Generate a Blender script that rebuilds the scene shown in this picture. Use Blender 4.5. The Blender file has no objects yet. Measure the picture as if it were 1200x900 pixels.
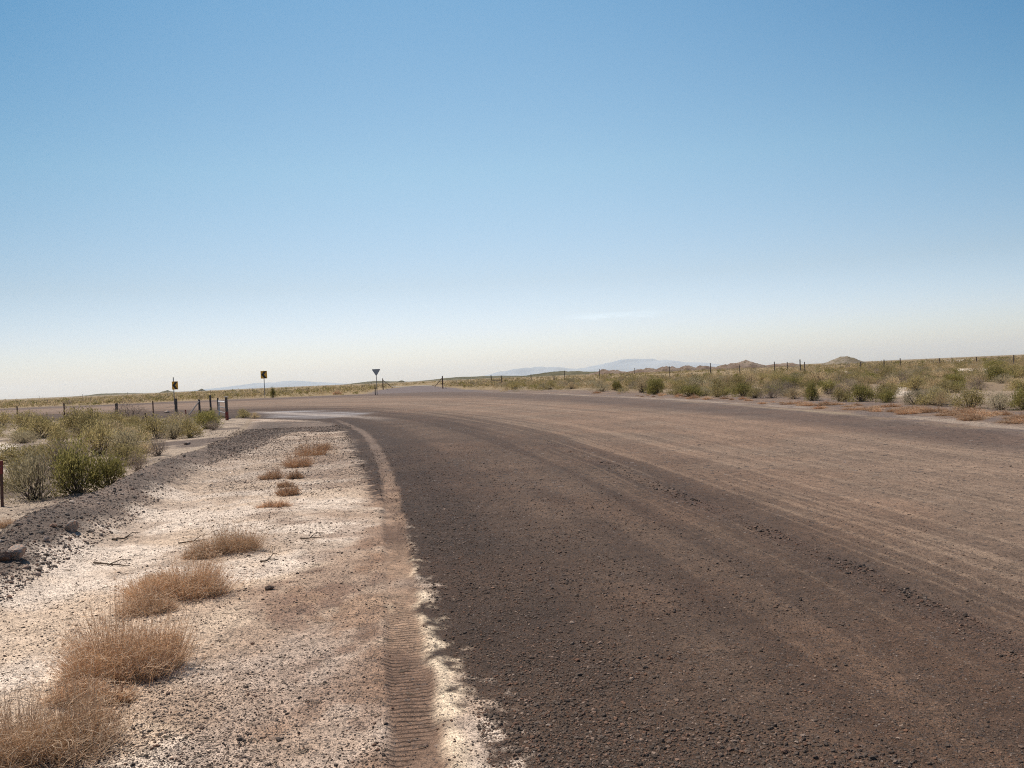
import bpy, math, random
import numpy as np
from mathutils import Vector, Matrix

random.seed(7)
RNG = np.random.default_rng(7)
scene = bpy.context.scene
COL = scene.collection

# ------------------------------------------------------------------ camera
W, Hpx, F = 1200.0, 900.0, 1000.0          # photograph size and focal length in pixels
EYE = 1.15
ROLL = math.atan(53.0 / 1200.0)
PITCH = math.atan(8.3 / F)

cam_d = bpy.data.cameras.new('camera')
cam = bpy.data.objects.new('camera', cam_d)
COL.objects.link(cam)
cam_d.sensor_width = 36.0
cam_d.lens = F / W * 36.0
cam_d.clip_start = 0.05
cam_d.clip_end = 120000.0
cam.matrix_world = (Matrix.Translation((0, 0, EYE)) @ Matrix.Rotation(math.pi / 2 - PITCH, 4, 'X')
                    @ Matrix.Rotation(-ROLL, 4, 'Z'))
scene.camera = cam


def ray(px, py):
    u = (px - W / 2) / F
    v = (Hpx / 2 - py) / F
    c, s = math.cos(ROLL), math.sin(ROLL)
    u2 = u * c + v * s
    v2 = -u * s + v * c
    cp, sp = math.cos(PITCH), math.sin(PITCH)
    return u2, cp + v2 * sp, v2 * cp - sp          # x, y, z


def at(px, py, z=0.0):
    """The point of the level z seen at a place of the photograph."""
    x, y, zz = ray(px, py)
    t = (z - EYE) / min(zz, -1e-4)
    return np.array([x * t, y * t])


def at_dist(px, py, Y):
    x, y, z = ray(px, py)
    t = Y / y
    return np.array([x * t, Y, EYE + z * t])


def curve(pts, z=0.0):
    return np.array([at(px, py, z) for px, py in pts])


def project(x, y, z=0.0):
    x = np.asarray(x, float); y = np.asarray(y, float)
    cp, sp = math.cos(PITCH), math.sin(PITCH)
    zz = z - EYE
    d = y * cp - zz * sp
    v2 = (y * sp + zz * cp) / np.maximum(d, 1e-6)
    u2 = x / np.maximum(d, 1e-6)
    c, s = math.cos(ROLL), math.sin(ROLL)
    u = u2 * c - v2 * s
    v = u2 * s + v2 * c
    return W / 2 + u * F, Hpx / 2 - v * F


# ------------------------------------------------------------------ noise
def _hash(ix, iy, seed):
    h = (ix.astype(np.int64) * 374761393 + iy.astype(np.int64) * 668265263 + seed * 1442695041) & 0xffffffff
    h = ((h ^ (h >> 13)) * 1274126177) & 0xffffffff
    h = h ^ (h >> 16)
    return (h & 0xffff) / 65535.0


def noise(x, y, seed=0):
    ix, iy = np.floor(x), np.floor(y)
    fx, fy = x - ix, y - iy
    fx = fx * fx * fx * (fx * (fx * 6 - 15) + 10)
    fy = fy * fy * fy * (fy * (fy * 6 - 15) + 10)
    a = _hash(ix, iy, seed); b = _hash(ix + 1, iy, seed)
    c = _hash(ix, iy + 1, seed); d = _hash(ix + 1, iy + 1, seed)
    return (a + (b - a) * fx) * (1 - fy) + (c + (d - c) * fx) * fy


def fbm(x, y, seed=0, octs=4, gain=.5):
    t, a, s = 0.0, 1.0, 0.0
    for o in range(octs):
        f = 2.03 ** o
        ca, sa = math.cos(.62 + 1.1 * o) * f, math.sin(.62 + 1.1 * o) * f
        t = t + a * noise(x * ca - y * sa + 17.3 * o, x * sa + y * ca - 9.1 * o, seed + o)
        s += a
        a *= gain
    return t / s


def sstep(a, b, x):
    t = np.clip((x - a) / (b - a), 0, 1)
    return t * t * (3 - 2 * t)


def seg_dist(x, y, poly):
    """distance to an open polyline, signed (positive on its right hand), and arc length"""
    best = np.full(x.shape, 1e18); sign = np.ones(x.shape); arc = np.zeros(x.shape)
    L = 0.0
    n = len(poly) - 1
    for i in range(n):
        ax, ay = poly[i]; bx, by = poly[i + 1]
        dx, dy = bx - ax, by - ay
        l2 = dx * dx + dy * dy + 1e-12
        t = ((x - ax) * dx + (y - ay) * dy) / l2
        t = np.clip(t, -1e9 if i == 0 else 0, 1e9 if i == n - 1 else 1)
        ex, ey = x - (ax + dx * t), y - (ay + dy * t)
        d2 = ex * ex + ey * ey
        m = d2 < best
        best = np.where(m, d2, best)
        cr = dx * (y - ay) - dy * (x - ax)
        sign = np.where(m, np.where(cr > 0, -1.0, 1.0), sign)
        l = math.sqrt(l2)
        arc = np.where(m, L + t * l, arc)
        L += l
    return np.sqrt(best) * sign, arc


def poly_sd(x, y, poly):
    """signed distance to a closed polygon, positive inside"""
    best = np.full(x.shape, 1e18); ins = np.zeros(x.shape, bool)
    n = len(poly)
    for i in range(n):
        ax, ay = poly[i]; bx, by = poly[(i + 1) % n]
        dx, dy = bx - ax, by - ay
        l2 = dx * dx + dy * dy + 1e-12
        t = np.clip(((x - ax) * dx + (y - ay) * dy) / l2, 0, 1)
        best = np.minimum(best, (x - ax - dx * t) ** 2 + (y - ay - dy * t) ** 2)
        if ay != by:
            ins ^= ((ay > y) != (by > y)) & (x < dx * (y - ay) / (by - ay) + ax)
    d = np.sqrt(best)
    return np.where(ins, d, -d)


def smooth(poly, k=3):
    p = np.array(poly)
    for _ in range(k):                              # Chaikin corner cutting
        q = [p[0]]
        for i in range(len(p) - 1):
            q.append(p[i] * .75 + p[i + 1] * .25)
            q.append(p[i] * .25 + p[i + 1] * .75)
        q.append(p[-1])
        p = np.array(q)
    return p


# ------------------------------------------------------------------ layout of the ground
ROAD_L = smooth(curve([(615, 1080), (577, 900), (541, 800), (508, 720), (482, 650), (458, 600), (431, 560), (417, 535), (409, 512),
                       (396, 497), (370, 493), (300, 490.5), (200, 490), (100, 492), (0, 497), (-260, 510)]))
ROAD_M = smooth(curve([(1500, 970), (1200, 786), (1060, 709), (900, 632), (780, 580), (700, 543), (600, 507), (500, 488),
                       (400, 479), (300, 479), (150, 484), (0, 488.5), (-260, 500)]))
ROAD_R = smooth(curve([(1700, 560), (1400, 530), (1200, 511), (1050, 493), (900, 479), (780, 470), (700, 465.5), (600, 460.5), (520, 459),
                       (440, 462), (310, 467), (160, 473), (0, 479.5), (-260, 490)]))
TRACK = smooth(curve([(505, 1050), (491, 900), (480, 800), (470, 700), (463, 620), (457, 570), (446, 535), (430, 508), (408, 498)]))
CREST = smooth(curve([(-140, 705), (-60, 670), (5, 641), (40, 620), (75, 602), (107, 588), (150, 568), (190, 546), (240, 522), (287, 502),
                      (292, 494)], .12), 2)


def poly(pts):
    return smooth(curve(pts + [pts[0]]), 2)[:-1]


VERGE_GRAVEL = poly([(-140, 705), (5, 645), (75, 606), (190, 549), (287, 503), (292, 494), (330, 494), (400, 493), (412, 503), (385, 507),
                     (350, 505), (322, 512), (300, 525), (240, 545), (207, 570), (162, 600), (107, 640), (50, 672), (0, 704), (-60, 745)])
MUD = poly([(302, 483.5), (330, 481.5), (372, 480.6), (415, 481.6), (440, 484), (412, 487.4), (385, 490), (335, 490.8), (306, 490)])
STREAK = smooth(curve([(400, 487.5), (430, 489), (460, 492), (478, 496.5), (495, 503)]))
DAMP = poly([(280, 930), (320, 790), (350, 720), (385, 660), (430, 620), (447, 640), (455, 760), (450, 930)])
PALE = poly([(505, 930), (492, 800), (478, 700), (470, 660), (486, 655), (505, 690), (524, 740), (548, 815), (580, 930)])
SIDE_ROAD = poly([(425, 463), (446, 457), (466, 454), (478, 452.6), (505, 451.6), (522, 454), (560, 458), (600, 461), (520, 462.5)])
SALT = poly([(-60, 520), (0, 516), (18, 518), (24, 530), (14, 540), (-10, 550), (-80, 550)])
SANDS = [poly(p) for p in ([(1085, 436), (1110, 433), (1150, 432), (1185, 432), (1165, 437), (1150, 439), (1130, 436), (1090, 438)],
                           [(1095, 424.3), (1120, 422.2), (1155, 420.6), (1150, 422.4), (1112, 425)],
                           [(1040, 452), (1052, 450), (1060, 456), (1056, 464), (1046, 466), (1040, 460)],
                           [(975, 436.5), (1000, 434.5), (1010, 435.5), (985, 437.5)],
                           [(1046, 434.5), (1062, 433), (1068, 434.5), (1050, 436)],
                           [(835, 443.5), (865, 440.5), (872, 442), (840, 445)])]


def srgb(r, g, b, k=1.0):
    v = []
    for c in (r, g, b):
        c /= 255.0
        c = c / 12.92 if c <= .04045 else ((c + .055) / 1.055) ** 2.4
        v.append(c * k)
    return np.array(v)


LIT = 0.80          # how bright a surface must be in itself to look as photographed in this light


def mixc(a, b, m):
    return a * (1 - m[:, None]) + b * m[:, None]


def height(x, y):
    x = np.asarray(x, float); y = np.asarray(y, float)
    r = np.hypot(x, y)
    h = np.zeros(x.shape)
    d, arc = seg_dist(x, y, CREST)
    amp = .20 * (1 - sstep(9, 22, y)) * (.75 + .5 * noise(arc * .9, arc * 0, 5))
    amp = amp * (y > 1)
    h = h + amp * np.where(d > 0, 1 - sstep(0, .75, d), 1 - sstep(0, .45, -d) * 1.5)
    # left hollow beyond the windrow
    h = h - .08 * sstep(.4, 3, -d) * (x < 0) * (1 - sstep(20, 40, r))
    dr, _ = seg_dist(x, y, ROAD_R)
    h = h + .03 * (1 - sstep(.05, .9, np.abs(dr + .1))) * (y > 0)
    right = sstep(1, 6, dr)
    h = h + right * (.22 * (fbm(x * .11, y * .11, 21, 3) - .45) * sstep(8, 30, r))
    h = h + (fbm(x * .02, y * .02, 31, 3) - .5) * 1.0 * sstep(90, 300, r) * (1 - sstep(800, 3000, r))
    # fine ground relief near the camera
    near = 1 - sstep(12, 30, r)
    h = h + near * (.018 * (fbm(x * 2.2, y * 2.2, 3, 4) - .5) + .008 * (fbm(x * 14, y * 14, 9, 2) - .5))
    # the tyre track is pressed in, with a small lip
    dt, _ = seg_dist(x, y, TRACK)
    tm = (1 - sstep(.06, .10, np.abs(dt))) * near
    lip = (1 - sstep(.01, .05, np.abs(np.abs(dt) - .115))) * near * noise(x * 3, y * 3, 8)
    h = h - .010 * tm + .010 * lip
    dm, _ = seg_dist(x, y, ROAD_M)
    h = h + .02 * (1 - sstep(.05, .30, np.abs(dm))) * near
    return h


def road_s(x, y):
    dl, _ = seg_dist(x, y, ROAD_L)
    dm, am = seg_dist(x, y, ROAD_M)
    dr, _ = seg_dist(x, y, ROAD_R)
    a, b, c = np.abs(dl), np.abs(dm), np.abs(dr)
    s = np.where(dm < 0, .4 * a / (a + b + 1e-9), .4 + .6 * b / (b + c + 1e-9))
    inside = (dl > 0) & (dr < 0)
    return s, inside, dl, dm, dr, am


def ground_look(x, y):
    """base colour, stone density, stone tone, track mask, track length, class, wetness"""
    n = len(x)
    r = np.hypot(x, y)
    s, inside, dl, dm, dr, am = road_s(x, y)
    dc, _ = seg_dist(x, y, CREST)
    w1 = fbm(x * 1.3, y * 1.3, 40, 4)
    w2 = fbm(x * .35, y * .35, 50, 4)
    w3 = fbm(x * 5, y * 5, 60, 3)
    far_l = np.maximum(.05, r * .012)

    # ---- open country
    tan = srgb(164, 141, 115, LIT); olive = srgb(156, 130, 90, LIT); brown = srgb(146, 122, 96, LIT)
    col = mixc(np.tile(tan, (n, 1)), np.tile(brown, (n, 1)), sstep(.4, .6, w2))
    col = mixc(col, np.tile(olive, (n, 1)), sstep(22, 110, r) * (.75 + .25 * sstep(.35, .65, w2)))
    dist_tone = srgb(146, 124, 92, LIT)
    col = mixc(col, np.tile(dist_tone, (n, 1)), sstep(300, 1500, r) * .8)
    dens = np.full(n, .30); tone = np.full(n, .5)

    # ---- left: bank between windrow and shrubs
    lf = sstep(0, .3, -dc) * (x < 0)
    lcol = mixc(np.tile(srgb(190, 166, 142, LIT), (n, 1)), np.tile(srgb(128, 108, 94, LIT), (n, 1)), sstep(.46, .62, w1 * .6 + w2 * .4))
    lm = lf * (1 - sstep(40, 70, r))
    col = mixc(col, lcol, lm); dens = dens * (1 - lm) + (.55 + .3 * sstep(.45, .6, w1)) * lm

    # ---- right verge
    wv = dr + (w2 - .5) * 1.2
    rv = sstep(-.2, .3, wv) * (1 - sstep(3.0, 5.5, wv)) * (y > 0) * (dr > -1)
    gcol = mixc(np.tile(srgb(122, 103, 93, LIT), (n, 1)), np.tile(srgb(142, 116, 97, LIT), (n, 1)), sstep(.4, .62, w1))
    col = mixc(col, gcol, rv * .9); dens = dens * (1 - rv) + .5 * rv
    pl = (1 - sstep(.10, .45, np.abs(dr - .75 + (w1 - .5) * 1.0))) * sstep(.36, .55, w2 + (w3 - .5) * .4) * (r < 120) * (y > 0)
    col = mixc(col, np.tile(srgb(190, 168, 147, LIT), (n, 1)), pl * .6)

    # ---- left verge: pale alkali soil
    verge = sstep(-.1, .1, dc) * (1 - sstep(.5, .9, dl)) * (x < 3) * (y < 40)
    white = srgb(242, 217, 193, LIT); cream = srgb(222, 192, 163, LIT); grey = srgb(190, 163, 139, LIT)
    vcol = mixc(np.tile(white, (n, 1)), np.tile(cream, (n, 1)), sstep(.38, .6, w1))
    vcol = mixc(vcol, np.tile(grey, (n, 1)), .75 * sstep(.52, .66, fbm(x * 1.6 + 9, y * 1.6, 77, 5, .6)))
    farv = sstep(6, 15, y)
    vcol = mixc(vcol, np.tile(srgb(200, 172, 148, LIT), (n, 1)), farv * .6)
    dp = sstep(-.25, .25, poly_sd(x, y, DAMP) + (w1 - .5) * .9 + (w3 - .5) * .25)
    blot = sstep(.46, .59, fbm(x * 2.6 + 3, y * 1.9, 88, 5, .6))
    vcol = mixc(vcol, np.tile(srgb(178, 139, 108, LIT), (n, 1)), dp * (.10 + .66 * blot))
    vcol = mixc(vcol, np.tile(srgb(146, 114, 94, LIT), (n, 1)), dp * .8 * sstep(.55, .65, fbm(x * 3.1, y * 2.0, 99, 5, .6)))
    # brown fans crossing towards the track
    fan = sstep(.50, .62, fbm(x * 1.3 + 5 + w3 * .5, y * 1.05, 111, 4)) * (1 - sstep(.1, 1.1, np.abs(dl + .6)))
    vcol = mixc(vcol, np.tile(srgb(146, 112, 90, LIT), (n, 1)), fan * .5)
    dtk, _ = seg_dist(x, y, TRACK)
    spill = (1 - sstep(.05, .34, np.abs(dtk + .06))) * sstep(.42, .58, fbm(x * 2.6, y * 1.5 + 7, 133, 4)) * (y > .5)
    vcol = mixc(vcol, np.tile(srgb(150, 114, 88, LIT), (n, 1)), spill * .8)
    pp = sstep(-.06, .06, poly_sd(x, y, PALE) + (w1 - .5) * .25 + (w3 - .5) * .18)
    pp = pp * sstep(.45, .56, fbm(x * 1.2, y * 1.7 + 4, 123, 3))
    vcol = mixc(vcol, np.tile(srgb(248, 220, 186, LIT), (n, 1)), pp * .9)
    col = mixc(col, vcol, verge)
    vd = .42 - .25 * pp + .25 * farv + .35 * sstep(.5, .7, w2)
    dens = dens * (1 - verge) + vd * verge

    # ---- dark gravel spilled along the windrow
    vg = sstep(-.10, .14, (poly_sd(x, y, VERGE_GRAVEL) + .02 + (w1 - .5) * .4 + (w3 - .5) * .2) / np.maximum(1, r * .12))
    vg = vg * sstep(-.12, .02, dc)
    vgc = mixc(np.tile(srgb(114, 96, 83, LIT), (n, 1)), np.tile(srgb(142, 120, 104, LIT), (n, 1)), sstep(.4, .65, w1))
    col = mixc(col, vgc, vg * .96); dens = dens * (1 - vg) + .75 * vg; tone = tone * (1 - vg) + .75 * vg

    # ---- the road
    edge = sstep(-.07, .07, (dl + .02 + (w1 - .5) * .20 + (w3 - .5) * .22 + (fbm(x * 16, y * 16, 61, 4, .6) - .5) * .34) / np.maximum(1, r * .08)) * \
        (1 - sstep(-.25, .2, (dr + (w1 - .5) * .5) / np.maximum(1, r * .03)))
    st = fbm(s * 26 + .1 * w2, am * .06, 200, 3)            # streaks that run with the traffic
    st2 = fbm(s * 70, am * .10, 210, 2)
    lo = srgb(88, 69, 57, LIT); hi = srgb(140, 115, 98, LIT); pk = srgb(124, 101, 85, LIT); dk = srgb(96, 79, 68, LIT)
    rc = np.tile(lo, (n, 1))
    rc = mixc(rc, np.tile(hi, (n, 1)), sstep(.37, .60, s + (st - .5) * .10))
    rc = mixc(rc, np.tile(pk, (n, 1)), .40 * sstep(.48, .62, st) * sstep(.10, .3, s))
    rc = mixc(rc, np.tile(dk, (n, 1)), .30 * sstep(.53, .64, st2))
    rc = mixc(rc, np.tile(hi, (n, 1)), .22 * (1 - sstep(.02, .06, np.abs(s - .22 + (w2 - .5) * .05))) * sstep(.4, .6, w1))
    st3 = fbm(s * 150, am * .12, 215, 2)
    rc = mixc(rc, np.tile(srgb(158, 133, 114, LIT), (n, 1)), .45 * sstep(.58, .70, st3) * sstep(.25, .5, s))
    # dark loose bands: left margin, the ridge, the outer margin
    band = (1 - sstep(.03, .08, np.abs(s - .06)))
    rc = mixc(rc, np.tile(srgb(74, 58, 49, LIT), (n, 1)), .7 * band * sstep(.3, .55, w1))
    rc = mixc(rc, np.tile(srgb(84, 66, 58, LIT), (n, 1)), .55 * (1 - sstep(.006, .022, np.abs(s - .405 + (w3 - .5) * .02))) * sstep(.3, .6, w1))
    outer = sstep(.80, .90, s + (st - .5) * .06)
    rc = mixc(rc, np.tile(srgb(100, 82, 73, LIT), (n, 1)), .85 * outer)
    rc = mixc(rc, np.tile(srgb(112, 95, 88, LIT), (n, 1)), .5 * sstep(.965, .985, s))
    rc = rc * (.74 + .52 * fbm(x * 1.1, y * 1.1, 220, 5, .6))[:, None]
    warm = sstep(.45, .65, fbm(x * .6, y * .6, 230, 3))
    rc = mixc(rc, rc * np.array([1.06, .98, .93]), warm * .6)
    rc = rc * mixc(np.tile(np.array([1.05, 1.0, .90]), (n, 1)), np.tile(np.array([1.06, 1.05, .98]), (n, 1)), sstep(.35, .6, s))
    col = mixc(col, rc, edge)
    rd = .62 - .30 * sstep(.38, .55, s) + .15 * band
    dens = dens * (1 - edge) + rd * edge; tone = tone * (1 - edge) + .5 * edge
    side = sstep(-.8, .8, poly_sd(x, y, SIDE_ROAD) + (w2 - .5) * 2) * (y > 30)
    col = mixc(col, np.tile(srgb(120, 104, 98, LIT), (n, 1)), side * (1 - edge))

    # ---- pale dried mud by the bend, and the pale scrape that leads out of it
    mud_sd = poly_sd(x, y, MUD) + (w2 - .5) * 1.6
    mud = sstep(-.5, .7, mud_sd) * (y > 20)
    mcol = mixc(np.tile(srgb(152, 141, 136, LIT), (n, 1)), np.tile(srgb(122, 108, 101, LIT), (n, 1)), sstep(.4, .65, fbm(x * .25, y * 1.1, 240, 4)))
    col = mixc(col, mcol, mud * (.55 + .4 * sstep(.4, .6, fbm(x * .2 + 3, y * .8, 250, 3)))); dens = dens * (1 - .7 * mud)
    ds, _ = seg_dist(x, y, STREAK)
    sk = (1 - sstep(.15, .55, np.abs(ds) + (w1 - .5) * .3)) * (y > 22) * (y < 42) * (x < -2.2)
    sk = sk * (1 - sstep(-5.5, -3.2, x))
    col = mixc(col, np.tile(srgb(184, 165, 150, LIT), (n, 1)), sk * .6)

    # ---- tyre track
    dt, at_ = seg_dist(x, y, TRACK)
    wob = (w3 - .5) * .05
    tm = (1 - sstep(.055, .115, np.abs(dt) + (w3 - .5) * .07 + (w1 - .5) * .07)) * (y > .5) * (1 - sstep(24, 30, y))
    tcol = mixc(np.tile(srgb(126, 98, 79, LIT), (n, 1)), np.tile(srgb(164, 132, 107, LIT), (n, 1)), sstep(.4, .62, w1))
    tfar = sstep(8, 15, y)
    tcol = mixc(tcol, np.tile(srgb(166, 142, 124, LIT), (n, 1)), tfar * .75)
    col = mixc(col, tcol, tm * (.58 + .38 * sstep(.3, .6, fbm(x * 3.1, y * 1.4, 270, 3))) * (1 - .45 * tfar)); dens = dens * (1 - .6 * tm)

    # ---- white salt and sand
    salt = sstep(-.25, .25, poly_sd(x, y, SALT) + (w1 - .5) * .8)
    for P in SANDS:
        k = max(.4, np.hypot(*P.mean(0)) * .012)
        salt = np.maximum(salt, sstep(-k, k, poly_sd(x, y, P) + (w2 - .5) * k * 3))
    col = mixc(col, np.tile(srgb(228, 208, 186, LIT), (n, 1)), salt * .9); dens = dens * (1 - .7 * salt)

    cls = np.zeros(n, int)
    cls[(verge > .5) & (dl < .6)] = 1
    cls[(vg > .5) & (x < 0)] = 2
    cls[(edge > .5) | (side > .5)] = 3
    cls[mud > .5] = 4
    return col, dens, tone, tm * (1 - tfar) * sstep(.36, .58, fbm(x * 2.5, y * 1.2, 260, 3)), at_, cls, mud


# ------------------------------------------------------------------ mesh helpers
def np_mesh(name, verts, faces, mats, fattr=None, mat_idx=None, smooth_f=False):
    me = bpy.data.meshes.new(name)
    verts = np.ascontiguousarray(verts, np.float32)
    faces = np.ascontiguousarray(faces, np.int32)
    nf, k = faces.shape
    me.vertices.add(len(verts)); me.vertices.foreach_set('co', verts.ravel())
    me.loops.add(nf * k); me.loops.foreach_set('vertex_index', faces.ravel())
    me.polygons.add(nf)
    me.polygons.foreach_set('loop_start', np.arange(0, nf * k, k, dtype=np.int32))
    me.polygons.foreach_set('loop_total', np.full(nf, k, np.int32))
    me.polygons.foreach_set('use_smooth', np.full(nf, smooth_f))
    if mat_idx is not None:
        me.polygons.foreach_set('material_index', np.ascontiguousarray(mat_idx, np.int32))
    for m in mats:
        me.materials.append(m)
    if fattr is not None:
        for an, av in fattr.items():
            a = me.attributes.new(an, 'FLOAT', 'FACE')
            a.data.foreach_set('value', np.ascontiguousarray(av, np.float32))
    me.update(calc_edges=True)
    return me


def link(name, me, parent=None):
    o = bpy.data.objects.new(name, me)
    COL.objects.link(o)
    if parent is not None:
        o.parent = parent
    return o


def tag(o, label=None, cat=None, group=None, kind=None):
    if label: o['label'] = label
    if cat: o['category'] = cat
    if group: o['group'] = group
    if kind: o['kind'] = kind
    return o


def empty(name, loc, rz=0.0):
    o = bpy.data.objects.new(name, None)
    COL.objects.link(o)
    o.empty_display_size = .2
    o.location = loc
    o.rotation_euler = (0, 0, rz)
    return o


# ------------------------------------------------------------------ materials
def new_mat(name):
    m = bpy.data.materials.new(name)
    m.use_nodes = True
    nt = m.node_tree
    for nd in list(nt.nodes):
        nt.nodes.remove(nd)
    out = nt.nodes.new('ShaderNodeOutputMaterial')
    return m, nt, out


class NB:
    """short hand for building node trees"""
    def __init__(self, nt): self.nt = nt

    def node(self, t, **kw):
        n = self.nt.nodes.new(t)
        for k, v in kw.items(): setattr(n, k, v)
        return n

    def link(self, a, b): self.nt.links.new(a, b)

    def put(self, sock, v):
        if isinstance(v, bpy.types.NodeSocket): self.link(v, sock)
        else: sock.default_value = v

    def math(self, op, a, b=0.0, clamp=False):
        n = self.node('ShaderNodeMath', operation=op); n.use_clamp = clamp
        self.put(n.inputs[0], a); self.put(n.inputs[1], b)
        return n.outputs[0]

    def attr(self, name, out='Fac'):
        n = self.node('ShaderNodeAttribute'); n.attribute_name = name
        return n.outputs[out]

    def noise(self, vec, scale, detail=3.0, rough=.55, out=0):
        n = self.node('ShaderNodeTexNoise')
        self.link(vec, n.inputs['Vector']); n.inputs['Scale'].default_value = scale
        n.inputs['Detail'].default_value = detail; n.inputs['Roughness'].default_value = rough
        return n.outputs[out]

    def range(self, v, a, b, c=0.0, d=1.0):
        n = self.node('ShaderNodeMapRange'); n.interpolation_type = 'SMOOTHSTEP'
        self.put(n.inputs[0], v)
        for i, q in enumerate((a, b, c, d)): self.put(n.inputs[i + 1], q)
        return n.outputs[0]

    def mix(self, f, a, b, mode='MIX'):
        n = self.node('ShaderNodeMix', data_type='RGBA', blend_type=mode)
        self.put(n.inputs[0], f); self.put(n.inputs[6], a); self.put(n.inputs[7], b)
        return n.outputs[2]

    def scale(self, col, f):
        n = self.node('ShaderNodeVectorMath', operation='SCALE')
        self.put(n.inputs[0], col if isinstance(col, bpy.types.NodeSocket) else col[:3]); self.put(n.inputs[3], f)
        return n.outputs[0]


def earth_material():
    m, nt, out = new_mat('earth')
    b = NB(nt)
    bs = b.node('ShaderNodeBsdfPrincipled')
    pos = b.node('ShaderNodeNewGeometry').outputs['Position']
    col = b.attr('base', 'Color')
    dens = b.attr('dens'); tone = b.attr('tone'); tm = b.attr('track'); tv = b.attr('trackv'); mud = b.attr('mud')
    n1 = b.noise(pos, 9.0, 4, .6); n2 = b.noise(pos, 55.0, 4, .65); n3 = b.noise(pos, 220.0, 2, .6)
    f = b.math('MULTIPLY', b.range(n1, .3, .7, .82, 1.18), b.range(n2, .25, .75, .70, 1.30))
    f = b.math('MULTIPLY', f, b.range(n3, .25, .75, .62, 1.38))
    c = b.scale(col, f)
    hsum = b.math('MULTIPLY', n2, .006)
    hsum = b.math('ADD', hsum, b.math('MULTIPLY', n3, .0022))
    hsum = b.math('ADD', hsum, b.math('MULTIPLY', n1, .012))
    warp = b.node('ShaderNodeVectorMath', operation='MULTIPLY_ADD')
    b.link(b.noise(pos, 60.0, 2, .5, 1), warp.inputs[0]); warp.inputs[1].default_value = (.012, .012, .012); b.link(pos, warp.inputs[2])
    ln = b.node('ShaderNodeVectorMath', operation='LENGTH'); b.link(pos, ln.inputs[0])
    far = b.range(ln.outputs['Value'], 6.0, 11.0, 0.0, 1.0)
    far2 = b.range(ln.outputs['Value'], 4.0, 9.0, .35, 1.0)
    for sc, hh, dk in ((15.0, .012, .8), (42.0, .009, 1.0), (95.0, .005, .85), (190.0, .0028, .85), (380.0, .0016, .7)):
        v = b.node('ShaderNodeTexVoronoi'); v.feature = 'F1'
        b.link(warp.outputs[0], v.inputs['Vector']); v.inputs['Scale'].default_value = sc
        sep = b.node('ShaderNodeSeparateColor'); b.link(v.outputs['Color'], sep.inputs[0])
        pick = b.math('LESS_THAN', sep.outputs[0], b.math('MULTIPLY', dens, .62 if sc > 20 else .34))
        rad = b.range(sep.outputs[1], 0, 1, .22, .52)
        shape = b.range(b.math('SUBTRACT', rad, v.outputs['Distance']), 0.0, .10)
        sm = b.math('MULTIPLY', pick, shape)
        if sc < 20: sm = b.math('MULTIPLY', sm, far)
        elif sc < 50: sm = b.math('MULTIPLY', sm, far2)
        ramp = b.node('ShaderNodeValToRGB'); b.link(sep.outputs[2], ramp.inputs[0])
        e = ramp.color_ramp.elements
        e[0].position = 0; e[0].color = (.030, .024, .022, 1)
        e[1].position = 1; e[1].color = (.30, .24, .20, 1)
        for p, q in ((.5, (.060, .047, .042, 1)), (.72, (.105, .072, .058, 1)), (.9, (.16, .12, .10, 1))):
            k = e.new(p); k.color = q
        c = b.mix(b.math('MULTIPLY', sm, dk), c, ramp.outputs[0])
        hsum = b.math('ADD', hsum, b.math('MULTIPLY', sm, hh))
    # cleats of the tyre
    ph = b.math('ADD', b.math('MULTIPLY', tv, 2 * math.pi / .034), b.math('ADD', b.math('MULTIPLY', n1, 3.6), b.math('MULTIPLY', n2, 1.6)))
    tread = b.math('MULTIPLY', b.math('SINE', ph), tm)
    hsum = b.math('ADD', hsum, b.math('MULTIPLY', tread, .0062))
    bump = b.node('ShaderNodeBump'); bump.inputs['Strength'].default_value = 1.0; bump.inputs['Distance'].default_value = 1.0
    b.link(hsum, bump.inputs['Height'])
    b.link(c, bs.inputs['Base Color']); b.link(bump.outputs[0], bs.inputs['Normal'])
    b.link(b.range(mud, 0, 1, .95, .8), bs.inputs['Roughness'])
    bs.inputs['Specular IOR Level'].default_value = .25
    b.link(bs.outputs[0], out.inputs['Surface'])
    return m


def stone_material(name, dark, light, bump=.004):
    m, nt, out = new_mat(name)
    b = NB(nt)
    bs = b.node('ShaderNodeBsdfPrincipled')
    pos = b.node('ShaderNodeNewGeometry').outputs['Position']
    t = b.attr('tint')
    ramp = b.node('ShaderNodeValToRGB'); b.link(t, ramp.inputs[0])
    e = ramp.color_ramp.elements
    e[0].color = (*dark, 1); e[1].color = (*light, 1)
    k = e.new(.6); k.color = tuple(a * .75 + c * .25 for a, c in zip(dark, light)) + (1,)
    k = e.new(.85); k.color = (dark[0] * 2.2, dark[1] * 1.6, dark[2] * 1.3, 1)
    n = b.noise(pos, 160.0, 3)
    b.link(b.scale(ramp.outputs[0], b.range(n, .2, .8, .7, 1.3)), bs.inputs['Base Color'])
    bs.inputs['Roughness'].default_value = .9
    bs.inputs['Specular IOR Level'].default_value = .2
    bp = b.node('ShaderNodeBump'); bp.inputs['Distance'].default_value = bump
    b.link(n, bp.inputs['Height']); b.link(bp.outputs[0], bs.inputs['Normal'])
    b.link(bs.outputs[0], out.inputs['Surface'])
    return m


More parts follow.
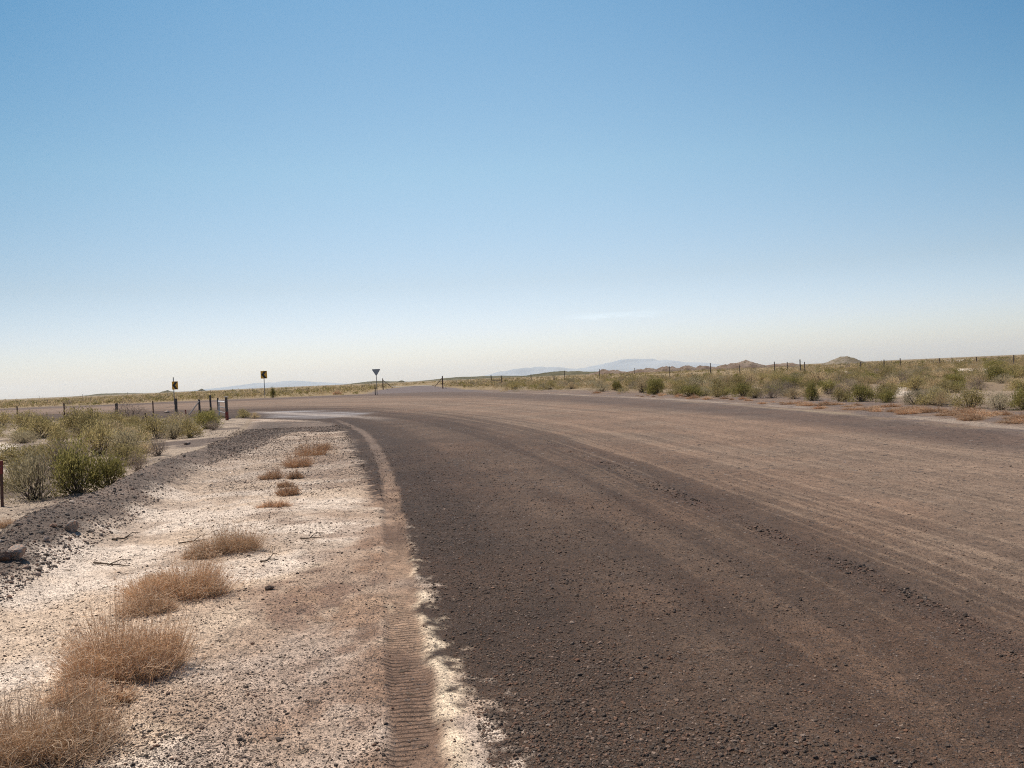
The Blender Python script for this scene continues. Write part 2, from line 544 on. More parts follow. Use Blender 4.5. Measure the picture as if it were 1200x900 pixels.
def leaf_material(name, c0, c1, trans=.35, var=.2):
    m, nt, out = new_mat(name)
    b = NB(nt)
    t = b.attr('tint')
    oi = b.node('ShaderNodeObjectInfo').outputs['Random']
    c = b.mix(t, (*c0, 1), (*c1, 1))
    c = b.scale(c, b.range(oi, 0, 1, 1 - var, 1 + var))
    df = b.node('ShaderNodeBsdfDiffuse'); b.link(c, df.inputs[0])
    tr = b.node('ShaderNodeBsdfTranslucent'); b.link(c, tr.inputs[0])
    mx = b.node('ShaderNodeMixShader'); mx.inputs[0].default_value = trans
    b.link(df.outputs[0], mx.inputs[1]); b.link(tr.outputs[0], mx.inputs[2])
    b.link(mx.outputs[0], out.inputs['Surface'])
    return m


def solid_material(name, c, rough=.7, metal=0.0, var=.25, scale=18.0, c2=None, spot=.55):
    m, nt, out = new_mat(name)
    b = NB(nt)
    bs = b.node('ShaderNodeBsdfPrincipled')
    pos = b.node('ShaderNodeTexCoord').outputs['Object']
    n = b.noise(pos, scale, 5, .65)
    base = (*c, 1)
    if c2 is not None:
        base = b.mix(b.range(n, spot - .08, spot + .08), (*c, 1), (*c2, 1))
    b.link(b.scale(base, b.range(n, .2, .8, 1 - var, 1 + var)), bs.inputs['Base Color'])
    bs.inputs['Roughness'].default_value = rough; bs.inputs['Metallic'].default_value = metal
    bp = b.node('ShaderNodeBump'); bp.inputs['Distance'].default_value = .002; b.link(n, bp.inputs['Height'])
    b.link(bp.outputs[0], bs.inputs['Normal'])
    b.link(bs.outputs[0], out.inputs['Surface'])
    return m


M_EARTH = earth_material()
M_PEB = stone_material('dark_pebble', (.060, .042, .032), (.26, .19, .145))
M_RGRAV = stone_material('road_stone', (.070, .048, .035), (.27, .19, .14))
M_BANK = stone_material('bank_stone', (.100, .076, .061), (.42, .33, .26))
M_ROCK = stone_material('pale_rock', (.22, .18, .15), (.40, .35, .30), .01)
M_RUST = solid_material('rusted_steel', (.10, .045, .030), .85, .0, .35, 30, (.05, .03, .025))
M_RED = solid_material('weathered_red_paint', (.22, .030, .020), .7, 0, .3, 25, (.08, .03, .025))
M_WOOD = solid_material('weathered_wood', (.105, .082, .067), .9, 0, .35, 22)
M_WIRE = solid_material('galvanised_wire', (.16, .14, .13), .6, .4)
M_GALV = solid_material('galvanised_post', (.22, .21, .20), .55, .5, .2)
M_WHITE = solid_material('white_paint', (.62, .58, .54), .6, 0, .12, 14, (.35, .28, .24), .68)
M_YELLOW = solid_material('yellow_sheeting', (.85, .43, .03), .45, 0, .08)
M_BLACK = solid_material('black_sheeting', (.02, .02, .02), .5)
M_SIGNBACK = solid_material('bare_sign_aluminium', (.34, .34, .34), .5, .4, .15)
M_TWIG = leaf_material('twig_bark', (.10, .075, .055), (.21, .16, .12), 0)
M_DRY = leaf_material('dry_stalks', (.56, .415, .285), (.90, .71, .52), .5, .07)
M_RUSTDRY = leaf_material('rusty_dry_stalks', (.52, .36, .235), (.80, .60, .42), .5, .12)
M_LEAF = {
    'olive': leaf_material('olive_leaves', (.260, .205, .085), (.460, .360, .170), .5),
    'green': leaf_material('green_leaves', (.200, .175, .055), (.380, .315, .115), .5),
    'grey': leaf_material('grey_green_leaves', (.275, .225, .135), (.470, .385, .240), .5),
    'straw': leaf_material('straw_leaves', (.42, .305, .165), (.66, .50, .29), .5),
    'purple': leaf_material('bare_brown_twigs', (.22, .165, .125), (.38, .29, .23)),
}


# ------------------------------------------------------------------ the ground, one sheet split where its surface changes
def build_ground():
    th_f = np.linspace(-math.radians(48), math.radians(48), 640)
    th_c = np.linspace(math.radians(48), math.radians(312), 90)[1:-1]
    th = np.concatenate([th_f, th_c])
    r1 = np.exp(np.arange(math.log(.4), math.log(1.9), .06))
    r2 = np.exp(np.arange(math.log(1.9), math.log(60), .0062))
    r3 = np.exp(np.arange(math.log(60), math.log(400), .011))
    r4 = np.exp(np.linspace(math.log(400), math.log(60000), 60))
    r = np.concatenate([r1, r2, r3, r4])
    nt_, nr = len(th), len(r)
    R, T = np.meshgrid(r, th, indexing='ij')
    x = (R * np.sin(T)).ravel(); y = (R * np.cos(T)).ravel()
    z = height(x, y)
    col, dens, tone, tm, tv, cls, mud = ground_look(x, y)
    # close the little hole under the tripod
    i = np.arange(nr - 1)[:, None]; j = np.arange(nt_)[None, :]
    j2 = (j + 1) % nt_
    faces = np.stack([(i * nt_ + j), (i * nt_ + j2), ((i + 1) * nt_ + j2), ((i + 1) * nt_ + j)], -1).reshape(-1, 4)
    faces = faces[:, ::-1]
    V = np.stack([x, y, z], 1)
    centre = np.array([[0, 0, float(z[:nt_].mean())]])
    fc = np.sort(cls[faces], 1)[:, 1]
    names = {0: 'ground', 1: 'dirt_shoulder', 2: 'gravel_bank', 3: 'gravel_road', 4: 'dried_mud'}
    labels = {0: 'pale desert ground', 1: 'pale stony dirt shoulder left of the road', 2: 'low bank of dark gravel on the left',
              3: 'brown gravel road bending left', 4: 'pale dried mud beside the bend'}
    for k, nm in names.items():
        fs = faces[fc == k]
        used, inv = np.unique(fs, return_inverse=True)
        fs = inv.reshape(-1, 4)
        vv = V[used]
        me = np_mesh(nm, vv, fs, [M_EARTH], smooth_f=True)
        ca = me.attributes.new('base', 'FLOAT_COLOR', 'POINT')
        rgba = np.concatenate([col[used], np.ones((len(used), 1))], 1).astype(np.float32)
        ca.data.foreach_set('color', rgba.ravel())
        for an, av in (('dens', dens), ('tone', tone), ('track', tm), ('trackv', tv), ('mud', mud)):
            a = me.attributes.new(an, 'FLOAT', 'POINT')
            a.data.foreach_set('value', av[used].astype(np.float32))
        o = link(nm, me)
        tag(o, labels[k], nm.replace('_', ' '), kind='structure')


build_ground()


# ------------------------------------------------------------------ loose stones
OCT_V = np.array([[1, 0, 0], [-1, 0, 0], [0, 1, 0], [0, -1, 0], [0, 0, 1], [0, 0, -1]], float)
OCT_F = np.array([[0, 2, 4], [2, 1, 4], [1, 3, 4], [3, 0, 4], [2, 0, 5], [1, 2, 5], [3, 1, 5], [0, 3, 5]])


def ico():
    t = (1 + 5 ** .5) / 2
    v = np.array([[-1, t, 0], [1, t, 0], [-1, -t, 0], [1, -t, 0], [0, -1, t], [0, 1, t], [0, -1, -t], [0, 1, -t],
                  [t, 0, -1], [t, 0, 1], [-t, 0, -1], [-t, 0, 1]], float)
    v /= np.linalg.norm(v[0])
    f = np.array([[0, 11, 5], [0, 5, 1], [0, 1, 7], [0, 7, 10], [0, 10, 11], [1, 5, 9], [5, 11, 4], [11, 10, 2], [10, 7, 6], [7, 1, 8],
                  [3, 9, 4], [3, 4, 2], [3, 2, 6], [3, 6, 8], [3, 8, 9], [4, 9, 5], [2, 4, 11], [6, 2, 10], [8, 6, 7], [9, 8, 1]])
    return v, f


ICO_V, ICO_F = ico()


def stones(name, x, y, size, mat, flat=.6):
    big = size > .007
    parts = [stone_geo(x[m], y[m], size[m], flat, *sh) for m, sh in ((big, (ICO_V, ICO_F)), (~big, (OCT_V * 1.15, OCT_F))) if m.any()]
    V = np.concatenate([p[0] for p in parts])
    off = 0; Fs = []
    for p in parts:
        Fs.append(p[1] + off); off += len(p[0])
    return np_mesh(name, V, np.concatenate(Fs), [mat], {'tint': np.concatenate([p[2] for p in parts])})


def stone_geo(x, y, size, flat, bv, bf):
    n = len(x)
    z = height(x, y)
    nv = len(bv)
    sc = RNG.uniform(.65, 1.35, (n, 3)); sc[:, 2] *= flat
    v = bv[None] * (1 + RNG.uniform(-.28, .28, (n, nv, 1)))
    v = v * sc[:, None, :] * size[:, None, None] * .5
    a = RNG.uniform(0, 2 * math.pi, n)
    ca, sa = np.cos(a)[:, None], np.sin(a)[:, None]
    vx = v[..., 0] * ca - v[..., 1] * sa; vy = v[..., 0] * sa + v[..., 1] * ca
    V = np.stack([vx + x[:, None], vy + y[:, None], v[..., 2] + (z + size * .5 * flat * .45)[:, None]], -1).reshape(-1, 3)
    Fc = (bf[None] + (np.arange(n) * nv)[:, None, None]).reshape(-1, 3)
    tint = np.repeat(RNG.uniform(0, 1, n), len(bf))
    return V, Fc, tint


def sample_xy(n, y0, y1, p=1.6):
    """random places on the ground in front of the camera, closer together nearby"""
    u = RNG.uniform(0, 1, n)
    q = 1 - p
    y = (y0 ** q + u * (y1 ** q - y0 ** q)) ** (1 / q)
    x = RNG.uniform(-.68, .68, n) * y
    return x, y


def scatter_stones():
    x, y = sample_xy(360000, 2.1, 16)
    x2 = RNG.uniform(-.36, -.05, 90000); y2 = np.sqrt(RNG.uniform(36, 24 ** 2, 90000))
    x = np.concatenate([x, x2 * y2]); y = np.concatenate([y, y2])
    s, ins, dl, dm, dr, am = road_s(x, y)
    dc, _ = seg_dist(x, y, CREST)
    dt, _ = seg_dist(x, y, TRACK)
    w = fbm(x * 1.1, y * 1.1, 300, 3); w2 = fbm(x * .5, y * .5, 310, 3)
    pp = poly_sd(x, y, PALE)
    # shoulder
    keep = (dl < .05) & (dc > -.3) & (RNG.uniform(0, 1, len(x)) < (sstep(.36, .66, w) * .50 + .10) * (1 - .6 * sstep(-.1, .2, poly_sd(x, y, DAMP))))
    keep &= ~((np.abs(dt) < .09) & (RNG.uniform(0, 1, len(x)) < .85)) & ~((pp > -.02) & (RNG.uniform(0, 1, len(x)) < .7))
    ks = keep & (x < 1.0)
    n = ks.sum()
    size = np.clip(RNG.lognormal(math.log(.0036), .50, n), .0020, .020)
    far = np.maximum(1, y[ks] / 5)
    tag(link('loose_pebbles', stones('loose_pebbles', x[ks], y[ks], size * far ** .80, M_PEB)),
        'dark pebbles strewn over the pale shoulder', 'pebbles', kind='stuff')
    # bank
    vg = poly_sd(x, y, VERGE_GRAVEL)
    kb = (((vg > -.1) & (dc > -.15)) | ((dc < 0) & (RNG.uniform(0, 1, len(x)) < .30))) & (x < 0) & (RNG.uniform(0, 1, len(x)) < .8)
    n = kb.sum()
    size = np.clip(RNG.lognormal(math.log(.0075), .60, n), .0035, .05)
    tag(link('bank_stones', stones('bank_stones', x[kb], y[kb], size, M_BANK, .7)),
        'coarse grey brown stones covering the gravel bank', 'stones', kind='stuff')
    # road
    x, y = sample_xy(560000, 2.1, 15)
    s, ins, dl, dm, dr, am = road_s(x, y)
    w = fbm(x * .9, y * .9, 320, 3)
    pr = .44 * (1 - sstep(.30, .55, s)) * (.30 + .9 * sstep(.35, .6, w)) + .16
    pr = pr + .5 * (1 - sstep(.02, .07, np.abs(s - .06)))
    ridge = (1 - sstep(.006, .02, np.abs(s - .405)))
    pr = pr + .35 * ridge
    kr = ins & (dl > -.02) & (RNG.uniform(0, 1, len(x)) < pr * .62)
    n = kr.sum()
    loose = (1 - sstep(.08, .35, s[kr])) + ridge[kr]
    size = np.clip(RNG.lognormal(math.log(.0031), .48, n) * (1 + .4 * loose) * np.maximum(1, y[kr] / 4) ** .5, .0018, .022)
    tag(link('road_gravel', stones('road_gravel', x[kr], y[kr], size, M_RGRAV)),
        'fine brown gravel lying loose on the road', 'gravel', kind='stuff')
    # coarser loose stones in patches on the left half
    k = ins & (s < .33) & (fbm(x * 1.2, y * 1.2, 340, 4) > .50) & (RNG.uniform(0, 1, len(x)) < .055)
    tag(link('loose_road_stones', stones('loose_road_stones', x[k], y[k], np.clip(RNG.lognormal(math.log(.0085), .35, k.sum()), .005, .02), M_PEB, .7)),
        'coarser dark stones lying loose in patches on the left of the road', 'stones', kind='stuff')
    # clods thrown up along the ridge
    k = (np.abs(s - .405 - .012 * (fbm(x * .8, y * .8, 330, 2) - .5)) < .010) & (fbm(x * 1.6, y * 1.6, 331, 3) > .55) & (RNG.uniform(0, 1, len(x)) < .10)
    tag(link('road_clods', stones('road_clods', x[k], y[k], np.clip(RNG.lognormal(math.log(.013), .4, k.sum()), .006, .03), M_PEB, .75)),
        'dark clods thrown up along a low ridge on the road', 'clods', kind='stuff')
    # broken bits of twig
    x, y = sample_xy(1100, 2.2, 18)
    s, ins, dl, dm, dr, am = road_s(x, y)
    dc, _ = seg_dist(x, y, CREST)
    k = (dl < -.1) & (dc > -1)
    x, y = x[k], y[k]
    n = len(x)
    a = RNG.uniform(-.6, .6, n) + np.where(RNG.uniform(0, 1, n) < .3, 1.2, 0); l = RNG.uniform(.012, .055, n)
    P0 = np.stack([x - np.cos(a) * l / 2, y - np.sin(a) * l / 2], 1); P2 = np.stack([x + np.cos(a) * l / 2, y + np.sin(a) * l / 2], 1)
    P1 = (P0 + P2) / 2 + RNG.normal(0, .006, (n, 2))
    paths = np.stack([P0, P1, P2], 1)
    zz = height(paths[..., 0].ravel(), paths[..., 1].ravel()).reshape(n, 3) + .004
    paths = np.concatenate([paths, zz[..., None]], -1)
    v, f, t = tubes(paths, np.tile(np.array([.0016, .0022, .0012]), (n, 1)))
    tag(link('twig_litter', np_mesh('twig_litter', v, f, [M_TWIG], {'tint': t * .5})),
        'scraps of dead twig scattered on the shoulder', 'twigs', kind='stuff')


def tubes(paths, rad, sides=3):
    """many thin tubes at once: paths (n,m,3), rad (n,m)"""
    n, m, _ = paths.shape
    tang = np.gradient(paths, axis=1)
    tang /= np.linalg.norm(tang, axis=-1, keepdims=True) + 1e-9
    ref = np.where(np.abs(tang[..., 2:3]) > .9, np.array([1.0, 0, 0]), np.array([0, 0, 1.0]))
    a = np.cross(tang, ref); a /= np.linalg.norm(a, axis=-1, keepdims=True) + 1e-9
    b = np.cross(tang, a)
    ang = np.arange(sides) * 2 * math.pi / sides
    V = paths[:, :, None, :] + rad[:, :, None, None] * (a[:, :, None, :] * np.cos(ang)[None, None, :, None] + b[:, :, None, :] * np.sin(ang)[None, None, :, None])
    V = V.reshape(-1, 3)
    base = (np.arange(n) * m * sides)[:, None, None] + (np.arange(m - 1) * sides)[None, :, None]
    k = np.arange(sides)[None, None, :]; k2 = (k + 1) % sides
    Fc = np.stack([base + k, base + k2, base + k2 + sides, base + k + sides], -1).reshape(-1, 4)
    tint = np.repeat(RNG.uniform(0, 1, n), (m - 1) * sides)
    return V, Fc, tint


scatter_stones()


# ------------------------------------------------------------------ vegetation
def unit(v):
    return v / (np.linalg.norm(v, axis=-1, keepdims=True) + 1e-9)


def leaf_quads(c, d, ln, wd):
    """narrow pointed leaves at c along d"""
    n = len(c)
    side = unit(np.cross(d, RNG.normal(size=(n, 3))))
    ln = ln[:, None]; wd = wd[:, None]
    V = np.stack([c, c + d * ln * .5 + side * wd * .5, c + d * ln, c + d * ln * .5 - side * wd * .5], 1).reshape(-1, 3)
    return V, np.arange(n * 4).reshape(n, 4)


def shrub_geo(rng, nclump, nleaf, ln, wd, up=.9, spread=.17, ragged=.3):
    """a bush about 1 wide and 1 high (unit size); returns leaves and twigs separately"""
    lobes = rng.uniform(0, 2 * math.pi, 3)
    C = []
    while len(C) < nclump:
        a = rng.uniform(0, 2 * math.pi); e = math.asin(rng.uniform(.02, 1) ** .9)
        rr = rng.uniform(.35, 1.0) ** .6
        shape = 1 + ragged * math.sin(a * 2 + lobes[0]) * .6 + ragged * math.sin(a * 3 + lobes[1]) * .5
        q = np.array([math.cos(a) * math.cos(e) * .45 * rr * shape, math.sin(a) * math.cos(e) * .45 * rr * shape,
                      .10 + math.sin(e) * rr * (.80 + ragged * rng.uniform(-.5, .35))])
        C.append(q)
    C = np.array(C)
    per = rng.integers(int(nleaf / nclump * .5), int(nleaf / nclump * 1.5) + 1, nclump)
    idx = np.repeat(np.arange(nclump), per)
    n = len(idx)
    sp = spread * rng.uniform(.55, 1.25, nclump)[idx]
    pos = C[idx] + rng.normal(size=(n, 3)) * np.stack([sp * .55, sp * .55, sp * .75], 1)
    pos[:, 2] = np.maximum(pos[:, 2], .01)
    outw = pos - np.array([0, 0, .05])
    d = unit(unit(outw) * .7 + np.array([0, 0, up]) + rng.normal(size=(n, 3)) * .45)
    V, Fc = leaf_quads(pos, d, ln * rng.uniform(.6, 1.5, n), wd * rng.uniform(.6, 1.4, n))
    clump_t = rng.uniform(.1, .75, nclump)[idx]
    t = np.clip(clump_t + rng.normal(0, .16, n), 0, 1)
    # twigs run from the root crown to the clumps
    m = 6
    k = min(nclump, 60)
    tt = np.linspace(0, 1, m)[None, :, None]
    root = rng.normal(size=(k, 3)) * np.array([.05, .05, 0])
    end = C[:k] + rng.normal(size=(k, 3)) * .03
    mid = root + (end - root) * .5 + np.array([0, 0, -.05]) * 1.0 + rng.normal(size=(k, 3)) * .05
    paths = (1 - tt) ** 2 * root[:, None] + 2 * tt * (1 - tt) * mid[:, None] + tt ** 2 * end[:, None]
    rad = np.linspace(.014, .004, m)[None, :] * rng.uniform(.6, 1.2, (k, 1))
    tv, tf, ttint = tubes(paths, rad)
    return (V, Fc, t), (tv, tf, ttint)


KINDS = {     # nclump, nleaf, length, width, up, spread
    'olive': (42, 2700, .075, .017, 1.0, .19, .30),
    'green': (46, 3600, .070, .020, .9, .17, .25),
    'grey': (40, 2400, .070, .013, .8, .20, .35),
    'straw': (34, 1900, .11, .010, 1.5, .17, .30),
    'purple': (38, 1700, .10, .008, .6, .20, .30),
}
SHRUB = {}
for kd, (a, bn, c_, d_, e_, g_, h_) in KINDS.items():
    SHRUB[kd] = []
    for q in range(4):
        rg = np.random.default_rng(hash((len(kd), q, ord(kd[0]))) % 9999 + 11)
        lf, tw = shrub_geo(rg, a, bn, c_, d_, e_, g_, h_)
        me_l = np_mesh(kd + '_foliage', lf[0], lf[1], [M_LEAF[kd]], {'tint': lf[2]})
        me_t = np_mesh(kd + '_branches', tw[0], tw[1], [M_TWIG], {'tint': tw[2]})
        nl = len(lf[1])
        vj = np.concatenate([lf[0], tw[0]]); fj = np.concatenate([lf[1], tw[1] + len(lf[0])])
        me_j = np_mesh(kd + '_shrub', vj, fj, [M_LEAF[kd], M_TWIG], {'tint': np.concatenate([lf[2], tw[2]])},
                       np.concatenate([np.zeros(nl), np.ones(len(tw[1]))]))
        SHRUB[kd].append((me_l, me_t, me_j))


def dry_geo(rng, n_stem, n_twig, mounds, r0=.0013):
    """a low mound of fine dry stalks; unit size about 1 wide and 1 high"""
    mc = np.array(mounds)                               # x, y, radius, height of each mound
    wgt = mc[:, 2] ** 2; wgt = wgt / wgt.sum()
    mi = rng.choice(len(mc), n_stem, p=wgt)
    a = rng.uniform(0, 2 * math.pi, n_stem); q = np.sqrt(rng.uniform(0, 1, n_stem))
    R = mc[mi, 2]; Hh = mc[mi, 3]
    bx = mc[mi, 0] + np.cos(a) * q * R * .72; by = mc[mi, 1] + np.sin(a) * q * R * .72
    base = np.stack([bx, by, np.zeros(n_stem)], 1)
    lean = np.stack([np.cos(a) * q * R * .55, np.sin(a) * q * R * .55], 1)
    stray = rng.uniform(0, 1, n_stem) < .16
    bx = np.where(stray, bx + rng.normal(0, .16, n_stem), bx); by = np.where(stray, by + rng.normal(0, .16, n_stem), by)
    base = np.stack([bx, by, np.zeros(n_stem)], 1)
    lump = .25 + 1.25 * fbm(bx * 7 + mounds[0][0] * 7, by * 5, int(rng.integers(1, 900)), 3)
    hh = Hh * (1 - .5 * q ** 2) * rng.uniform(.4, 1.15, n_stem) * lump * np.where(stray, .7, 1)
    tip = base + np.concatenate([lean + rng.normal(0, .05, (n_stem, 2)), hh[:, None]], 1)
    mid = (base + tip) / 2 + np.concatenate([rng.normal(0, .035, (n_stem, 2)), (hh * rng.uniform(.0, .15, n_stem))[:, None]], 1)
    m = 5
    t = np.linspace(0, 1, m)[None, :, None]
    P = (1 - t) ** 2 * base[:, None] + 2 * t * (1 - t) * mid[:, None] + t ** 2 * tip[:, None]
    rad = np.linspace(1, .45, m)[None, :] * r0 * rng.uniform(.7, 1.3, (n_stem, 1))
    v1, f1, t1 = tubes(P, rad)
    si = rng.integers(0, n_stem, n_twig); k = rng.integers(1, m, n_twig)
    o = P[si, k]
    d = unit(rng.normal(size=(n_twig, 3)) * np.array([1, 1, .7]) + np.array([0, 0, .55]))
    ln = rng.uniform(.05, .17, n_twig)[:, None]
    Q = np.stack([o, o + d * ln * .5 + rng.normal(0, .012, (n_twig, 3)), o + d * ln + rng.normal(0, .02, (n_twig, 3))], 1)
    Q[..., 2] = np.maximum(Q[..., 2], .004)
    v2, f2, t2 = tubes(Q, np.tile(np.array([.75, .65, .4]) * r0, (n_twig, 1)))
    return np.concatenate([v1, v2]), np.concatenate([f1, f2 + len(v1)]), np.concatenate([t1 * .7, .25 + t2 * .75])


def clump_mesh(seed, n1, n2, mounds, mat, r0):
    rg = np.random.default_rng(seed)
    v, f, t = dry_geo(rg, n1, n2, mounds, r0)
    return np_mesh('dry_stalks', v, f, [mat], {'tint': t})


def gz(x, y):
    return float(height(np.array([x]), np.array([y]))[0])


# dry tumbleweed patches on the left shoulder (photo base centre, width and height in photo pixels)
DRY = [
    (46, 893, 180, 108, 'broad dense mound of dry tan weed in the bottom left corner of the shoulder', 1),
    (150, 797, 130, 92, 'large dense tan dry weed clump, second nearest of the row on the pale shoulder', 1),
    (207, 706, 118, 52, 'wide tan dry weed clump, middle of the row on the pale shoulder', 2),
    (172, 722, 62, 34, 'thin low tan weed tuft joining the two largest dry weed clumps', 2),
    (262, 652, 88, 40, 'low flattened tan weed clump, last of the big ones up the shoulder', 3),
    (232, 656, 40, 18, 'thin straw tuft at the left side of the low flattened weed clump', 3),
    (366, 536, 40, 22, 'rounded rusty dry weed, farthest of the small ones near the bend', 0),
    (350, 549, 34, 20, 'rusty tan dry weed just left of the farthest rounded one', 0),
    (317, 563, 28, 14, 'sparse rusty weed left of the small clumps, on dark gravel edge', 3),
    (338, 582, 26, 16, 'small brown dry weed in front of the little rusty clumps', 0),
    (345, 562, 20, 11, 'tiny dark tan weed tuft between the little rusty clumps', 3),
    (321, 596, 36, 9, 'very low scraggly weed lying flat, nearest of the little rusty ones', 2),
    (88, 826, 70, 34, 'loose wisps of tan weed behind the bottom left mound', 3),
    (112, 846, 44, 22, 'low thin wisp at the right foot of the bottom left mound', 2),
    (186, 764, 46, 26, 'ragged wisp on the right side of the second mound', 3),
    (232, 694, 44, 22, 'low wisp off the right end of the middle clump', 2),
    (182, 690, 40, 24, 'thin pale wisp at the upper left of the middle clump', 3),
    (286, 644, 30, 16, 'short wisp off the right end of the flattened clump', 2),
    (378, 528, 18, 9, 'small rusty wisp just beyond the farthest rounded weed', 3),
    (334, 572, 16, 9, 'sparse rusty wisp between the little rusty clumps and the flat one', 2),
    (128, 826, 60, 26, 'thin straw fringe of weed between the two nearest tan mounds', 2),
]
MOUNDS = [
    [(0, 0, .5, 1.0), (-.22, .1, .32, .8), (.25, -.05, .3, .85)],
    [(-.12, .0, .42, 1.0), (.2, .12, .32, .85), (.18, -.18, .26, .6), (-.3, -.15, .25, .65)],
    [(-.25, -.05, .28, .75), (.1, .05, .36, 1.0), (.34, .0, .2, .55)],
    [(-.15, 0, .3, .8), (.18, .03, .34, 1.0)],
]
for i, (px, py, w, h, lab, v) in enumerate(DRY):
    p = at(px, py - 6 * (w / 100))
    d = p[1]
    wm = w / F * d; hm = h / F * d * .95
    big = w > 60
    small_mat = M_RUSTDRY if py < 600 else M_DRY
    # stalk thickness in real millimetres: the unit mesh is scaled by the clump's width
    r0 = .0011 / wm if big else .0020 / wm
    n1, n2 = (1700, 3400) if w > 100 else ((950, 1900) if big else (420, 800))
    me = clump_mesh(500 + i, n1, n2, [(a, b_ * .8, c, e) for a, b_, c, e in MOUNDS[v]], small_mat, r0)
    o = link('dry_weed', me)
    o.location = (p[0], p[1], gz(*p) - .004)
    o.scale = (wm, wm * .9, hm)
    tag(o, lab, 'dry weed', 'dry weeds on the left shoulder')

# ---- where shrubs grow
FRONT_R = smooth(curve([(1900, 540), (1500, 506), (1200, 484), (1100, 478), (1000, 472.5), (900, 469), (800, 464.5), (700, 459.5), (600, 456.5), (530, 456)]))
FRONT_L = smooth(curve([(-300, 612), (-60, 590), (20, 575), (60, 571), (130, 566), (160, 545), (190, 530), (230, 512), (262, 497), (272, 492)]))


def too_close(p, placed, f=.36):
    for q in placed:
        dx = p[0] - q[0]; dy = p[1] - q[1]
        if dx * dx + dy * dy < (f * (p[2] + q[2])) ** 2:
            return True
    return False


rs = random.Random(11)
shrubs = []      # x, y, width, height, kind, zone

# prominent shrubs set by hand: photo base centre, width and height in photo pixels, kind, label
HAND = [
    (40, 573, 80, 64, 'grey', 'big grey green shrub behind the rusty post at the left edge'),
    (22, 562, 50, 40, 'olive', 'olive shrub at left edge between salt patch and big grey green shrub'),
    (92, 568, 70, 62, 'green', 'bright dark green bush at the front of the left shrub patch'),
    (128, 565, 46, 50, 'green', 'rounded yellow green bush nearest the gravel bank, left patch'),
    (66, 545, 60, 44, 'olive', 'tall olive bush behind the dark green one, left patch'),
    (162, 546, 28, 26, 'purple', 'small bare purplish brown bush beside the gravel bank'),
    (185, 531, 30, 28, 'purple', 'second bare brownish bush farther up the gravel bank'),
    (115, 528, 60, 42, 'olive', 'broad olive bush behind the yellow green ones, left patch'),
    (150, 528, 46, 36, 'grey', 'greyish olive bush behind the first bare bush, left patch'),
    (45, 512, 60, 30, 'olive', 'domed yellow olive bush in front of the left wire fence'),
    (242, 502, 34, 26, 'green', 'bright green bush at the far end of the left patch, before the white gate wing'),
    (222, 512, 34, 24, 'olive', 'yellow olive bush just behind the bare ones near the bank end'),
    (250, 504, 20, 16, 'purple', 'dark bare bush at the last tip of the left shrub patch'),
    (203, 513, 34, 24, 'grey', 'dull grey green bush beside the shortest rusty stakes'),
    (285, 489.5, 20, 11, 'olive', 'low olive bush standing alone at the left end of the dried mud'),
    (298, 490.5, 16, 8, 'straw', 'flat rusty straw bush at the left tip of the dried mud'),
    (320, 466, 8, 13, 'green', 'small dark green bush at the foot of the right chevron sign'),
    (723, 459, 14, 15, 'green', 'dark green bush by the verge, right of the middle'),
    (768, 462, 26, 24, 'green', 'tall dark green bush of the front row, left half'),
    (810, 465, 34, 17, 'green', 'wide bright green bush in front of the badland mounds'),
    (840, 465.5, 26, 16, 'olive', 'olive bush right of the wide bright green one'),
    (870, 465, 30, 17, 'green', 'bright green bush in the front row under the dark hummock'),
    (951, 470, 20, 24, 'green', 'upright dark green bush in front of the braced fence corner'),
    (1008, 471, 36, 22, 'green', 'vivid green bush below and right of the pale conical mound'),
    (1038, 472, 24, 16, 'green', 'low green bush left of the bare sandy gap'),
    (1072, 474, 34, 22, 'grey', 'rounded grey green bush just right of the bare sandy gap'),
    (1102, 476, 30, 20, 'straw', 'pale straw grey bush between two rounded green ones on the right'),
    (1136, 478, 44, 28, 'olive', 'large olive bush in the right front row with a green crown'),
    (1172, 480, 38, 26, 'grey', 'pale purplish grey bush near the right edge of the photo'),
    (1198, 480, 30, 34, 'green', 'tall dark green bush cut by the right edge of the photo'),
    (1165, 433, 28, 13, 'green', 'dark tree like bush above the white sand streak'),
    (985, 471, 26, 17, 'olive', 'yellow olive bush left of the vivid green one'),
    (930, 468, 28, 15, 'straw', 'straw coloured low bush in the front row below the braced corner'),
    (905, 467, 30, 16, 'purple', 'brownish bare bush in the front row, right of the bright green ones'),
]
for px, py, w, h, kd, lab in HAND:
    p = at(px, py)
    d = p[1]
    shrubs.append((p[0], p[1], w / F * d * .9, h / F * d * .95, kd, lab))


def choose(zone):
    u = rs.random()
    if zone == 'left':
        return 'olive' if u < .42 else 'green' if u < .50 else 'grey' if u < .70 else 'straw' if u < .90 else 'purple'
    if zone == 'beyond':
        return 'straw' if u < .42 else 'olive' if u < .8 else 'grey' if u < .92 else 'green'
    return 'olive' if u < .34 else 'green' if u < .41 else 'grey' if u < .60 else 'straw' if u < .93 else 'purple'


